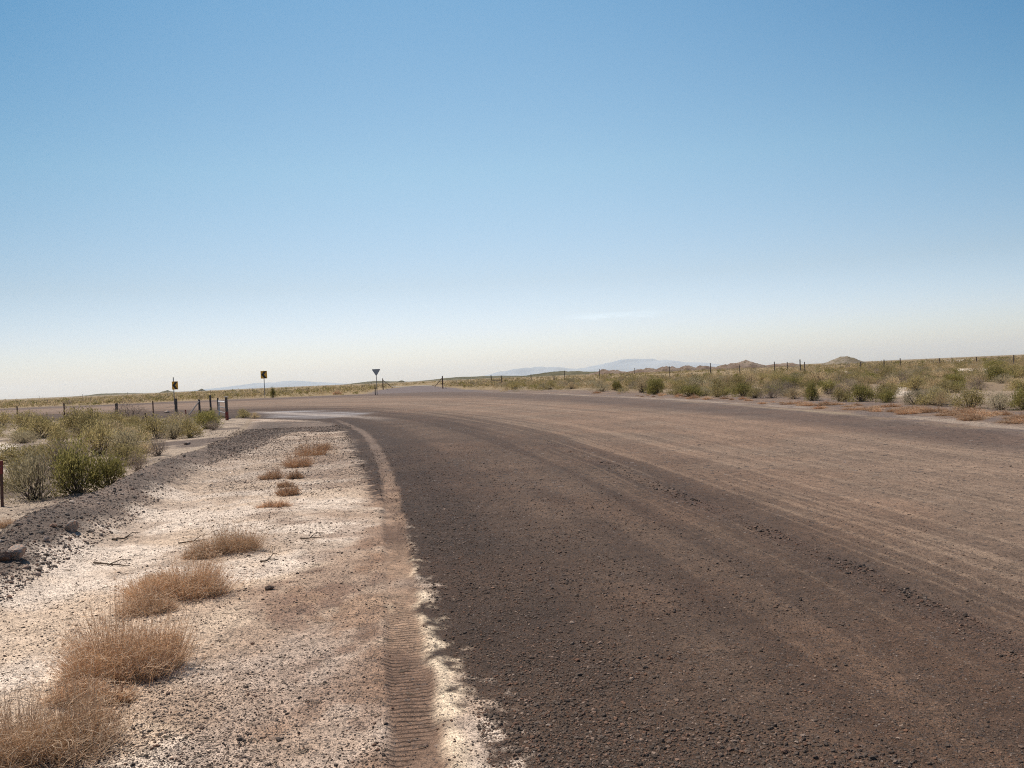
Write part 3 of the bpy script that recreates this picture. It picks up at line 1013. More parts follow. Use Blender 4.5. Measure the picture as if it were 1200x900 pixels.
def fill(n, zone, y0, y1, x0f, x1f, test):
    tries = 0
    got = 0
    cand = []
    while tries < n * 14 and got < n:
        tries += 1
        y = math.sqrt(rs.uniform(y0 * y0, y1 * y1)) if zone != 'beyond' else rs.uniform(y0, y1)
        x = rs.uniform(x0f, x1f) * y
        cand.append((x, y)); got += 1
    X = np.array([c[0] for c in cand]); Y = np.array([c[1] for c in cand])
    ok = test(X, Y)
    for x, y, k in zip(X, Y, ok):
        if not k: continue
        w = rs.uniform(.45, 1.2) * (1.25 if rs.random() < .25 else .95)
        kd = choose(zone)
        h = w * rs.uniform(.38, .64)
        if zone == 'beyond': h *= .8
        q = (x, y, w, h, kd, None)
        near = [s for s in shrubs if abs(s[0] - x) < 2.2 and abs(s[1] - y) < 2.2]
        if too_close(q, near): continue
        shrubs.append(q)


def sand_free(X, Y):
    ok = np.ones(len(X), bool)
    for P in SANDS:
        ok &= poly_sd(X, Y, P) < .25
    ok &= poly_sd(X, Y, SALT) < .05
    return ok


def test_right(X, Y):
    d, _ = seg_dist(X, Y, FRONT_R)
    n_ = fbm(X * .13, Y * .13, 401, 3)
    return (d > .15) & sand_free(X, Y) & (n_ > .32)


def test_left(X, Y):
    d, _ = seg_dist(X, Y, FRONT_L)
    dl, _ = seg_dist(X, Y, ROAD_L)
    return (d < -.2) & (dl < -2.0) & sand_free(X, Y) & (X < -3)


def test_beyond(X, Y):
    d, _ = seg_dist(X, Y, ROAD_R)
    side = poly_sd(X, Y, SIDE_ROAD)
    px, py = project(X, Y)
    return (d > .8) & (side < -.6) & (px < 640) & ~((px > 440) & (px < 522) & (Y < 170))


fill(2600, 'right', 14, 110, -.02, .72, test_right)
fill(480, 'left', 9, 58, -.70, -.30, test_left)
fill(900, 'beyond', 62, 190, -.66, .10, test_beyond)

# the nearest 290 in view are things, the rest one mass
def in_view(s):
    px, py = project(s[0], s[1], .3)
    return -60 < px < 1260


view = [s for s in shrubs if in_view(s)]
hand = [s for s in view if s[5]]
auto = sorted([s for s in view if not s[5]], key=lambda s: math.hypot(s[0], s[1]) / max(s[3], .2))
things = hand + auto[:292 - len(hand)]
rest = auto[292 - len(hand):] + [s for s in shrubs if not in_view(s)]

KIND_WORD = {'olive': 'olive', 'green': 'deep green', 'grey': 'grey green', 'straw': 'straw coloured', 'purple': 'bare brown'}
ORD = ['first', 'second', 'third', 'fourth', 'fifth', 'sixth', 'seventh', 'eighth', 'ninth', 'tenth', 'eleventh', 'twelfth',
       'thirteenth', 'fourteenth', 'fifteenth', 'sixteenth', 'seventeenth', 'eighteenth', 'nineteenth', 'twentieth']


def place_word(s):
    px, py = project(s[0], s[1])
    px = float(px); y = s[1]
    if s[0] < -2 and y < 60:
        row = 'in the left patch beside the bank' if y < 17 else ('in the middle of the left patch' if y < 27 else 'near the left wire fence')
        return row, 'desert shrubs left of the road'
    if px < 640:
        return 'across the road beyond the bend', 'desert shrubs beyond the bend'
    if px < 780: xx = 'under the far blue mountain'
    elif px < 900: xx = 'under the badland mounds'
    elif px < 1030: xx = 'under the pale conical mound'
    elif px < 1120: xx = 'right of the conical mound'
    else: xx = 'by the right edge'
    d, _ = seg_dist(np.array([s[0]]), np.array([s[1]]), FRONT_R)
    row = 'front row shrub' if d[0] < 2.5 else ('second row shrub' if d[0] < 6 else 'shrub well back')
    return row + ' ' + xx, 'desert shrubs right of the road'


labs = {}
for s in things:
    if s[5]: continue
    where, grp = place_word(s)
    size = 'tiny' if s[2] < .5 else ('small' if s[2] < .72 else ('middling' if s[2] < .95 else 'broad'))
    base = f"{size} {KIND_WORD[s[4]]} " + (where if 'shrub' in where else 'shrub ' + where)
    labs.setdefault(base, []).append(s)
auto_lab = {}
for base, ss in labs.items():
    ss.sort(key=lambda s: float(project(s[0], s[1])[0]))
    for k, s in enumerate(ss):
        auto_lab[id(s)] = base if len(ss) == 1 else (base + f", {ORD[k]} from left" if k < 20 else base)

for i, s in enumerate(things):
    x, y, w, h, kd, lab = s
    v = rs.randrange(4)
    rz = rs.uniform(0, 6.28)
    me_l, me_t, me_j = SHRUB[kd][v]
    z = gz(x, y) - .01
    _, grp = place_word(s)
    if y < 22 or lab:
        o = empty('desert_shrub', (x, y, z), rz)
        a = link('foliage', me_l, o); b_ = link('branches', me_t, o)
    else:
        o = link('desert_shrub', me_j)
        o.location = (x, y, z); o.rotation_euler = (0, 0, rz)
    o.scale = (w, w, h)
    tag(o, lab or auto_lab[id(s)], 'shrub', grp)

# ---- the mass of scrub farther off, one object
LOD = {}
for kd, (a, bn, c_, d_, e_, g_, h_) in KINDS.items():
    for lv, (frac, k) in enumerate(((.16, 2.3), (.022, 5.0))):
        arr = []
        for q in range(3):
            rg = np.random.default_rng(900 + q + 10 * lv + ord(kd[0]))
            lf, _ = shrub_geo(rg, 16 if lv == 0 else 9, int(bn * frac), c_ * k * .62, max(d_, .012) * k, e_, g_, h_)
            arr.append(lf)
        LOD[(kd, lv)] = arr


def far_field():
    out = []
    rr = np.random.default_rng(77)
    for zone, n, y0, y1, xa, xb in (('r', 4200, 100, 620, -.04, .72), ('l', 4200, 100, 620, -.72, 0.0)):
        u = rr.uniform(0, 1, n)
        y = y0 * (y1 / y0) ** u
        x = rr.uniform(xa, xb, n) * y
        d, _ = seg_dist(x, y, ROAD_R)
        px, py = project(x, y)
        ok = (d > 1) & sand_free(x, y) & ~((px > 455) & (px < 518) & (y < 260)) & (poly_sd(x, y, SIDE_ROAD) < -.6)
        ok &= fbm(x * .03, y * .03, 410, 3) > .36
        for xx, yy in zip(x[ok], y[ok]):
            w = rr.uniform(.6, 1.5)
            kd = ['olive', 'straw', 'grey', 'green', 'purple'][int(np.searchsorted([.34, .74, .90, .95, 1], rr.uniform()))]
            out.append((xx, yy, w, w * rr.uniform(.4, .62), kd, None))
    return out


def scrub_mass(name, items, label):
    vs, fs, ts, ms = [], [], [], []
    off = 0
    kinds = list(KINDS)
    X = np.array([s[0] for s in items]); Y = np.array([s[1] for s in items])
    Z = height(X, Y)
    for s, z in zip(items, Z):
        x, y, w, h, kd, _ = s
        lf = LOD[(kd, 0 if y < 100 else 1)][rs.randrange(3)]
        a = rs.uniform(0, 6.28); ca, sa = math.cos(a), math.sin(a)
        v = lf[0]
        q = np.empty_like(v)
        q[:, 0] = (v[:, 0] * ca - v[:, 1] * sa) * w + x
        q[:, 1] = (v[:, 0] * sa + v[:, 1] * ca) * w + y
        q[:, 2] = v[:, 2] * h + z
        vs.append(q); fs.append(lf[1] + off); ts.append(lf[2]); off += len(q)
        ms.append(np.full(len(lf[1]), kinds.index(kd)))
    me = np_mesh(name, np.concatenate(vs), np.concatenate(fs), [M_LEAF[k] for k in kinds], {'tint': np.concatenate(ts)}, np.concatenate(ms))
    tag(link(name, me), label, 'scrub', kind='stuff')


scrub_mass('desert_scrub', rest + far_field(), 'low olive and straw scrub covering the far desert flats')

# ---- low rusty growth along the right verge
verge_mesh = [clump_mesh(700 + k, 420, 900, MOUNDS[k], M_RUSTDRY if k != 2 else M_DRY, .0028 / .5) for k in range(4)]
def verge_weeds():
    r_ = random.Random(31)
    done = []
    while len(done) < 84:
        px = r_.uniform(700, 1230) if r_.random() < .55 else r_.uniform(940, 1230)
        # the strip lies between the loose margin of the road and the front row of shrubs
        t = (px - 700) / 500
        y_front = 459.5 + 24.5 * t ** 1.15; y_road = 464.5 + 41 * t ** 1.25
        f_ = r_.triangular(.08, .70, .30)
        py = y_front + (y_road - y_front) * f_
        done.append((px, py))
    done.sort(key=lambda q: q[1])
    for i, (px, py) in enumerate(done):
        p = at(px, py)
        o = link('dry_weed', verge_mesh[r_.choice([0, 1, 1, 2, 3])])
        wm = r_.uniform(.16, .46) * (1.25 if px > 1060 and r_.random() < .4 else 1)
        o.location = (p[0], p[1], gz(*p) - .004)
        o.rotation_euler = (0, 0, r_.uniform(0, 6.28))
        o.scale = (wm * r_.uniform(.9, 1.6), wm, wm * r_.uniform(.22, .42))
        xx = ('under the far blue mountain' if px < 780 else 'under the badland mounds' if px < 900 else
              'under the pale conical mound' if px < 1030 else 'in the rusty band by the right edge')
        tag(o, f"low rusty dry weed on the verge {xx}", 'dry weed', 'rusty weeds along the right verge')


verge_weeds()

# small green tufts at the foot of the left bank far side
for i, (px, py, w, lab) in enumerate([(6, 606, 22, 'small straw tuft on the pale bank, far left below the rusty post'),
                                      (395, 462.5, 10, 'pale straw tuft across the road left of the yield sign')]):
    p = at(px, py)
    o = link('dry_weed', verge_mesh[2])
    wm = w / F * p[1]
    o.location = (p[0], p[1], gz(*p)); o.scale = (wm, wm, wm * .6)
    tag(o, lab, 'dry weed', 'straw tufts left of the road')


# ------------------------------------------------------------------ solid shapes: bars, plates
class MB:
    def __init__(self):
        self.v, self.f = [], []

    def bar(self, p0, p1, r, sides=8, r1=None, jig=0.0):
        p0, p1 = Vector(p0), Vector(p1)
        r1 = r if r1 is None else r1
        ax = (p1 - p0).normalized()
        ref = Vector((1, 0, 0)) if abs(ax.z) > .9 else Vector((0, 0, 1))
        a = ax.cross(ref).normalized(); b = ax.cross(a)
        o = len(self.v)
        segs = 5 if jig else 1
        for k in range(segs + 1):
            t = k / segs
            c = p0.lerp(p1, t) + (a * rs.uniform(-jig, jig) + b * rs.uniform(-jig, jig) if 0 < k < segs else Vector())
            rr = r + (r1 - r) * t
            for i in range(sides):
                an = 2 * math.pi * (i + .5) / sides
                self.v.append(c + (a * math.cos(an) + b * math.sin(an)) * rr)
        for k in range(segs):
            for i in range(sides):
                j = (i + 1) % sides
                self.f.append((o + k * sides + i, o + k * sides + j, o + (k + 1) * sides + j, o + (k + 1) * sides + i))
        self.f.append(tuple(o + i for i in range(sides))[::-1])
        self.f.append(tuple(o + segs * sides + i for i in range(sides)))
        return self

    def box(self, c, s):
        o = len(self.v)
        for dz in (-.5, .5):
            for dx, dy in ((-.5, -.5), (.5, -.5), (.5, .5), (-.5, .5)):
                self.v.append(Vector((c[0] + dx * s[0], c[1] + dy * s[1], c[2] + dz * s[2])))
        for q in ((0, 3, 2, 1), (4, 5, 6, 7), (0, 1, 5, 4), (1, 2, 6, 5), (2, 3, 7, 6), (3, 0, 4, 7)):
            self.f.append(tuple(o + i for i in q))
        return self

    def prism(self, pts, y0, y1):
        """an outline in x,z given a thickness along y"""
        o = len(self.v); n = len(pts)
        for y in (y0, y1):
            for x, z in pts:
                self.v.append(Vector((x, y, z)))
        self.f.append(tuple(o + i for i in range(n)))
        self.f.append(tuple(o + n + i for i in range(n))[::-1])
        for i in range(n):
            j = (i + 1) % n
            self.f.append((o + i, o + n + i, o + n + j, o + j))
        return self

    def build(self, name, mat, parent=None, bevel=0.0):
        me = bpy.data.meshes.new(name)
        me.from_pydata([tuple(q) for q in self.v], [], self.f)
        me.materials.append(mat)
        me.update()
        o = link(name, me, parent)
        if bevel:
            b = o.modifiers.new('bevel', 'BEVEL'); b.width = bevel; b.segments = 2
        return o


def tpost(mb, p, h, k_w=1.0):
    """a steel fence post: flange, rib and a spade top"""
    x, y, z = p
    mb.box((x, y, z + h / 2 - .05), (.052 * k_w, .010, h + .1))
    mb.box((x, y + .0155, z + h / 2 - .05), (.007, .024, h + .1))
    k = .1
    while k < h - .05:
        mb.box((x, y - .007, z + k), (.02, .007, .02)); k += .1
    return mb


# ------------------------------------------------------------------ wire fences
def wire_run(pts, hs, radius=.0035):
    """sagging strands between successive posts, several heights"""
    paths = []
    for (a, ha), (b, hb) in zip(zip(pts, hs), list(zip(pts, hs))[1:]):
        for fr in (.32, .62, .92):
            A = np.array([a[0], a[1], a[2] + ha * fr]); B = np.array([b[0], b[1], b[2] + hb * fr])
            t = np.linspace(0, 1, 6)[:, None]
            P = A + (B - A) * t
            P[:, 2] -= .05 * 4 * (t[:, 0] * (1 - t[:, 0]))
            paths.append(P)
    paths = np.array(paths)
    v, f, t = tubes(paths, np.full(paths.shape[:2], radius), 4)
    return v, f


def wire_fence(posts, label, group=None, thick=()):
    """posts: (photo x, base y, top y, sort); every post a part, the strands one part"""
    pts, hs = [], []
    for (px, yb, yt, kd) in posts:
        p = at(px, yb); z = gz(*p)
        d = p[1]
        pts.append((p[0], p[1], z)); hs.append((yb - yt) / F * d)
    root = empty('wire_fence', pts[0])
    o0 = Vector(pts[0])
    for q, h, (px, yb, yt, kd) in zip(pts, hs, posts):
        lp = Vector(q) - o0
        mb = MB()
        if kd == 't':
            tpost(mb, lp, h)
            mb.build('post', M_RUST, root)
        elif kd == 'r':
            mb.bar(lp - Vector((0, 0, .15)), lp + Vector((rs.uniform(-.05, .05), 0, h)), .060, 8, .05, .006).build('post', M_WOOD, root)
        else:
            mb.bar(lp - Vector((0, 0, .15)), lp + Vector((rs.uniform(-.03, .03), 0, h)), .072, 9, .06, .008)
            mb.build('post', M_WOOD, root, .006)
    lpts = [tuple(Vector(q) - o0) for q in pts]
    v, f = wire_run(lpts, hs)
    me = np_mesh('wire', v, f, [M_WIRE])
    link('wire', me, root)
    tag(root, label, 'fence', group)
    return root, lpts, hs, o0


# left fence beside the bend
wire_fence([(-90, 505, 482, 't'), (21, 498, 476, 't'), (76, 496, 472, 't'), (138, 494, 472.5, 'w'), (180, 491, 470, 't'), (207, 489, 467, 'w')],
           'sagging wire fence with thin dark posts behind the left shrub patch', 'wire fences')
wire_fence([(-60, 476.5, 467, 't'), (-8, 474.5, 465, 't'), (47, 472.5, 463.5, 't'), (97, 470.5, 461.5, 't'), (150, 468.2, 459.6, 't'), (197, 466.3, 458, 't'),
            (247, 464.5, 456.6, 't'), (296, 462.8, 455, 't'), (345, 460.5, 453, 't'), (394, 458.5, 451, 't'), (436, 456.8, 447.5, 't')],
           'faint wire fence beyond the far side of the bend road', 'wire fences')
r1, lp, hh, o0 = wire_fence([(576, 453, 440, 'w'), (588, 452.2, 440.5, 'w'), (623, 449.8, 438.2, 'r'), (662, 448, 434.5, 'r'), (703, 446, 432.8, 'r'), (744, 443.6, 431, 'r'),
                             (785, 442.3, 429, 'r'), (833, 440.8, 425.6, 'w'), (867, 440.0, 428, 'r'), (908, 439, 424, 'r')],
                            'long wire fence with dark posts between the cattle guard and the braced corner', 'wire fences')
MB().bar(Vector(lp[0]) + Vector((0, 0, hh[0] * .5)), Vector(lp[1]) + Vector((0, 0, hh[1] * .5)), .035).build('brace_rail', M_WOOD, r1)
r2, lp, hh, o0 = wire_fence([(923, 437.6, 424, 'w'), (938, 438.8, 421, 'w'), (943, 438, 424, 'r'), (1009, 436.5, 424, 'w'), (1036, 435.0, 421, 'r'),
                             (1055, 433.8, 419.5, 'r'), (1102, 431.8, 419, 'r'), (1145, 430.5, 417.5, 'r'), (1188, 429, 415.5, 'r'), (1240, 427, 413, 'r')],
                            'wire fence with a braced double post corner on the right flats', 'wire fences')
MB().bar(Vector(lp[0]) + Vector((0, 0, hh[0] * .62)), Vector(lp[1]) + Vector((0, 0, hh[1] * .5)), .035).build('brace_rail', M_WOOD, r2)


# rusty stakes standing in the left shrubs
def stake(px, yb, yt, mat, label, lean=0.0):
    p = at(px, yb); z = gz(*p)
    h = (yb - yt) / F * p[1]
    root = empty('steel_stake', (p[0], p[1], z))
    root.rotation_euler = (0, lean, 0)
    tpost(MB(), (0, 0, 0), h, .6).build('post', M_RUST, root)
    MB().box((0, .0, h - .06), (.036, .034, .16)).build('cap', mat, root, .004)
    tag(root, label, 'stake', 'rusty stakes in the left shrubs')


stake(2, 580, 528, M_RED, 'dark red rusty stake at the left edge of the photo, on the bank', .02)
stake(108, 506, 486, M_RUST, 'short dark stake left of centre in the left shrub patch', -.06)
stake(173.5, 503, 483, M_RUST, 'leaning dark stake in the middle of the left shrub patch', -.12)
stake(219.5, 497, 480, M_RED, 'short stake just in front of the braced wooden post', -.08)


# ------------------------------------------------------------------ cattle guard wings and braced posts
def braced_post(px, yb, yt, bx, by, name, label, r=.06, mat=None):
    p = at(px, yb); z = gz(*p); h = (yb - yt) / F * p[1]
    q = at(bx, by)
    root = empty(name, (p[0], p[1], z))
    MB().bar((0, 0, -.1), (0, 0, h), r, 9, r * .9, .006).build('post', mat or M_WOOD, root, .006)
    dv = Vector((q[0] - p[0], q[1] - p[1], 0))
    MB().bar(Vector((0, 0, h * .86)), dv + Vector((0, 0, .02)), r * .6, 8).build('brace', mat or M_WOOD, root)
    tag(root, label, 'fence post', 'braced posts')
    return root, h, dv


braced_post(234, 484, 468, 221, 487, 'braced_post', 'wooden post with a slanted brace on its left, left of the white gate wing', .058)
r, h, dv = braced_post(519, 455.5, 440.5, 509.5, 453.5, 'cattle_guard_wing', 'dark steel wing with left brace on the right of the side road', .08, M_RUST)
for k in (.3, .55):
    MB().bar((0, 0, h * k), dv * (1 - k / .86) + Vector((0, 0, h * k)), .018, 6).build('rail', M_RUST, r)
r, h, dv = braced_post(449, 457, 443.5, 460.5, 455, 'cattle_guard_wing', 'dark steel wing with right brace beside the yield sign', .08, M_RUST)
for k in (.3, .55):
    MB().bar((0, 0, h * k), dv * (1 - k / .86) + Vector((0, 0, h * k)), .018, 6).build('rail', M_RUST, r)
# far rail of the crossing between the two wings
pa, pb = at(461, 453.4), at(509, 451.4)
g = empty('cattle_guard', ((pa[0] + pb[0]) / 2, (pa[1] + pb[1]) / 2, gz(*((pa + pb) / 2))), math.atan2(pb[1] - pa[1], pb[0] - pa[0]))
Lg = float(np.hypot(*(pb - pa)))
for k in range(9):
    MB().bar((-Lg / 2, -.9 + k * .22, .05), (Lg / 2, -.9 + k * .22, .05), .045, 8).build('grid_bar', M_GALV, g)
for sx in (-1, 1):
    MB().box((sx * (Lg / 2 + .12), 0, .03), (.2, 2.3, .22)).build('kerb', M_GALV, g, .02)
tag(g, 'pale cattle guard grid across the side road between the dark wings', 'cattle guard')


def lone_post(px, yb, yt, mat, r, label, name='fence_post', cap=None):
    p = at(px, yb); z = gz(*p); h = (yb - yt) / F * p[1]
    root = empty(name, (p[0], p[1], z))
    MB().bar((0, 0, -.1), (0, 0, h), r, 10, r * .92, .006).build('post', mat, root, .008)
    if cap:
        MB().bar((0, 0, h * .0), (0, 0, h * .38), r * 1.12, 10).build('painted_foot', cap, root, .006)
        MB().bar((0, 0, h + .001), (0, 0, h + .03), r * 1.2, 10).build('post_cap', M_WHITE, root, .006)
    tag(root, label, 'fence post', 'posts at the left gate')
    return root


lone_post(247, 481, 463, M_WOOD, .058, 'tall dark wooden post between the braced post and the white wing')
lone_post(255.8, 480.5, 466, M_WOOD, .052, 'dark wooden post just behind the white wing')
lone_post(266.2, 492.5, 465.5, M_WOOD, .055, 'dark gate post with red foot at the right of the white wing', 'gate_post', M_RED)
# white wing panel
a, b_ = at(257, 488), at(265, 491)
w = empty('gate_wing', (a[0], a[1], gz(*a)), math.atan2(b_[1] - a[1], b_[0] - a[0]))
Lw = float(np.hypot(*(b_ - a))) - .12
hw = 17.5 / F * a[1]
MB().bar((0, 0, 0), (.10, 0, hw), .035, 8).build('upright', M_WHITE, w)
MB().bar((.10, 0, hw), (Lw, 0, hw * 1.03), .035, 8).build('top_rail', M_WHITE, w)
for k in (.35, .68):
    MB().bar((.04 + .06 * k, 0, hw * k), (Lw, 0, hw * k), .018, 6).build('rail', M_GALV, w)
MB().prism([(-.16, .30), (.0, .34), (.02, .74), (-.14, .70)], -.012, .012).build('reflector_plate', M_WHITE, w, .004)
tag(w, 'white painted steel gate wing leaning between dark posts at the left bend', 'gate wing')


# ------------------------------------------------------------------ signs
def chevron_sign(px, yb, ytop, s_top, s_bot, wpx, turn, label, cx=0.0):
    p = at(px, yb); z = gz(*p); d = p[1]
    k = d / F
    root = empty('chevron_sign', (p[0], p[1], z), turn)
    h = (yb - ytop) * k
    mb = MB(); mb.box((0, .0, h / 2 - .1), (.075, .05, h + .2))
    mb.build('post', M_GALV, root, .006)
    zt, zb = (yb - s_top) * k, (yb - s_bot) * k
    w2 = wpx * k / 2
    pl = MB().prism([(cx - w2, zb), (cx + w2, zb), (cx + w2, zt), (cx - w2, zt)], -.036, -.027).build('sign_panel', M_YELLOW, root, .003)
    hh = (zt - zb); zm = (zt + zb) / 2; a = w2 * 2
    MB().prism([(cx - .42 * a, zm), (cx + .02 * a, zt - .04 * hh), (cx + .42 * a, zt - .04 * hh), (cx + .02 * a, zm), (cx + .42 * a, zb + .04 * hh), (cx + .02 * a, zb + .04 * hh)],
               -.042, -.0375).build('chevron', M_BLACK, pl)
    tag(root, label, 'road sign', 'yellow chevron signs')
    return root


chevron_sign(204.5, 474, 442, 447, 456.5, 6.6, .25, 'small yellow chevron sign low on a tall post by the left fence', .12)
chevron_sign(310.5, 466.5, 434.5, 434.7, 443.6, 7.2, .25, 'yellow chevron sign high on its post left of the yield sign', .0)

p = at(442, 463); z = gz(*p); k = p[1] / F
y_ = empty('yield_sign', (p[0], p[1], z), math.radians(14))
h = 30.5 * k
MB().box((0, 0, h / 2 - .15), (.06, .04, h - .1 + .3)).build('post', M_GALV, y_, .005)
MB().bar((-.16, .05, -.05), (-.16, .05, 12 * k), .045, 8, .04, .006).build('stub_post', M_WOOD, y_)
zt = h + .02; ht = 8.6 * k; wt = 9.2 * k
tri = []
for cx, cz, a0 in ((-wt / 2, zt, 90), (0, zt - ht, 210), (wt / 2, zt, -30)):
    ix = cx * .90; iz = cz + (-.07 if cz == zt else .09)
    for da in (0, 40, 80, 120):
        an = math.radians(a0 + da) if cz != zt or cx > 0 else math.radians(a0 + da)
        tri.append((ix + .05 * math.cos(an), iz + .05 * math.sin(an)))
pl = MB().prism(tri, -.032, -.024).build('sign_panel', M_SIGNBACK, y_, .002)
MB().box((0, -.04, zt - ht * .28), (.05, .008, .04)).build('bracket', M_GALV, y_)
tag(y_, 'triangular yield sign seen from its bare grey back', 'road sign')


# ------------------------------------------------------------------ rocks and sticks
def rock(px, py, wpx, hpx, label, seed, mat=None):
    z = 0.0
    for _ in range(6):
        p = at(px, py, z); z = .5 * z + .5 * gz(*p)
    d = p[1]; z = gz(*p)
    rg = np.random.default_rng(seed)
    import bmesh
    bm = bmesh.new()
    bmesh.ops.create_icosphere(bm, subdivisions=3, radius=.5)
    me = bpy.data.meshes.new('rock')
    cuts = unit(rg.normal(size=(9, 3))); off = rg.uniform(.26, .44, 9)
    for v in bm.verts:
        c = np.array(v.co)
        for n_, o_ in zip(cuts, off):
            e = c @ n_ - o_
            if e > 0: c = c - n_ * e * .92
        c = c * (1 + .05 * (fbm(np.array([c[0] * 7 + seed]), np.array([c[1] * 7 + c[2] * 5]), seed, 3)[0] - .5))
        v.co = c
    bm.to_mesh(me); bm.free()
    a = me.attributes.new('tint', 'FLOAT', 'FACE')
    a.data.foreach_set('value', rg.uniform(.3, 1, len(me.polygons)).astype(np.float32))
    me.materials.append(mat or M_ROCK)
    o = link('rock', me)
    w = wpx / F * d * 1.25; h = hpx / F * d * 1.25
    o.location = (p[0], p[1], z + h * .33); o.scale = (w, w * .8, h)
    o.rotation_euler = (0, 0, rg.uniform(0, 6))
    tag(o, label, 'rock', 'loose rocks')


rock(21, 655, 21, 17, 'blocky pale rock at the left edge on the gravel bank', 3)
rock(3, 657, 20, 13, 'dark lump standing in for the shaded hollow left of the pale rock', 8, M_PEB)  # added lump, its dark colour stands for shade beside the pale rock
rock(84, 622, 15, 13, 'pale wedge shaped stone standing on the gravel bank', 12)
rock(54, 634, 8, 6, 'small pale stone between the two rocks on the bank', 21)
rock(219, 521, 9, 4, 'flat whitish stone at the far end of the gravel bank', 30)
rock(316, 691, 9, 5, 'lone dark stone on the pale shoulder right of the middle weeds', 33, M_PEB)
rock(196, 484, 6, 3, 'small whitish stone beside the post under the left chevron sign', 41)


def stick(x0, y0, x1, y1, label, r=.008):
    a, b_ = at(x0, y0), at(x1, y1)
    n = 7
    P = np.array([a + (b_ - a) * t for t in np.linspace(0, 1, n)])
    P[1:-1] += np.random.default_rng(int(x0)).normal(0, .012, (n - 2, 2))
    Z = height(P[:, 0], P[:, 1]) + .010
    P3 = np.concatenate([P, Z[:, None]], 1)
    o3 = P3[0].copy()
    side = np.array([P3[3], P3[3] + (P3[5] - P3[2]) * .5 + np.array([0, .05, .03]), P3[3] + (P3[6] - P3[2]) * .7 + np.array([0, .09, .02])])
    v, f, t = tubes((P3 - o3)[None], np.linspace(r, r * .4, n)[None], 6)
    v2, f2, t2 = tubes((side - o3)[None], np.linspace(r * .6, r * .25, 3)[None], 5)
    me = np_mesh('stick', np.concatenate([v, v2]), np.concatenate([f, f2 + len(v)]), [M_TWIG], {'tint': np.concatenate([t, t2]) * 0 + .1})
    o = link('dead_stick', me)
    o.location = o3
    tag(o, label, 'stick', 'dead sticks on the shoulder')


stick(132, 637, 156, 630, 'dark dead stick on the pale shoulder just below the gravel bank')
stick(110, 662, 152, 665, 'longer thin dead stick lying level, below the first stick', .007)
stick(210, 638, 243, 634, 'thin dead stick left of the low flattened weed clump', .006)
stick(305, 660, 322, 657, 'short dead stick right of the low flattened weed clump', .006)
stick(352, 632, 380, 631, 'thin dead stick far right on the shoulder near the tyre track', .006)


# ------------------------------------------------------------------ hummocks, hills and mountains
def ridge_material(name, c0, c1, sc, c2=None):
    m, nt, out = new_mat(name)
    b = NB(nt)
    bs = b.node('ShaderNodeBsdfPrincipled')
    pos = b.node('ShaderNodeTexCoord').outputs['Object']
    n = b.noise(pos, sc, 5, .6)
    c = b.mix(b.range(n, .38, .62), (*c0, 1), (*c1, 1))
    if c2 is not None:
        c = b.mix(b.range(b.noise(pos, sc * 6, 3, .6), .55, .62), c, (*c2, 1))
    b.link(c, bs.inputs['Base Color']); bs.inputs['Roughness'].default_value = 1
    bs.inputs['Specular IOR Level'].default_value = 0
    b.link(bs.outputs[0], out.inputs['Surface'])
    return m


M_MOUND = ridge_material('badland_clay', (.16, .105, .078), (.25, .185, .140), .12, (.10, .085, .045))
M_PALEMOUND = ridge_material('pale_clay', (.25, .20, .15), (.16, .125, .085), .15, (.11, .095, .05))
M_RISE = ridge_material('scrubby_rise', (.085, .075, .042), (.13, .11, .065), .02)
M_MOUNT = ridge_material('hazed_mountain_rock', (.25, .28, .31), (.33, .35, .37), .0006)  # part of the distance haze is put into this pale bluish colour


def hill(name, px, base_y, width_px, height_px, dist, label, mat, depth=.6, seed=1, res=(64, 28), rough=.35, peak=.5, group=None):
    c = at_dist(px, base_y, dist)
    w = width_px / F * dist; h = height_px / F * dist
    nx, ny = res
    u = np.linspace(0, 1, nx); v = np.linspace(0, 1, ny)
    U, V = np.meshgrid(u, v, indexing='ij')
    prof = np.where(U < peak, U / peak, (1 - U) / (1 - peak))
    prof = sstep(0, 1, prof) ** .8
    across = np.sin(math.pi * V) ** .8
    ar = max(1.0, w * depth / max(h, 1e-3) * .1)
    n1 = fbm(U * 6 + seed, V * 5, seed, 4); n2 = fbm(U * 18, V * 14 + seed, seed + 5, 3)
    Z = h * prof * across * (1 - rough + rough * 1.9 * n1) * (.85 + .30 * n2)
    P = np.stack([(U - .5) * w, (V - .5) * w * depth, Z - .02 * h], -1).reshape(-1, 3)
    i = np.arange(nx - 1)[:, None]; j = np.arange(ny - 1)[None]
    fs = np.stack([i * ny + j, (i + 1) * ny + j, (i + 1) * ny + j + 1, i * ny + j + 1], -1).reshape(-1, 4)
    me = np_mesh(name, P, fs, [mat], smooth_f=True)
    o = link(name, me)
    o.location = (c[0], c[1], 0)
    tag(o, label, name, group, 'structure')
    return o


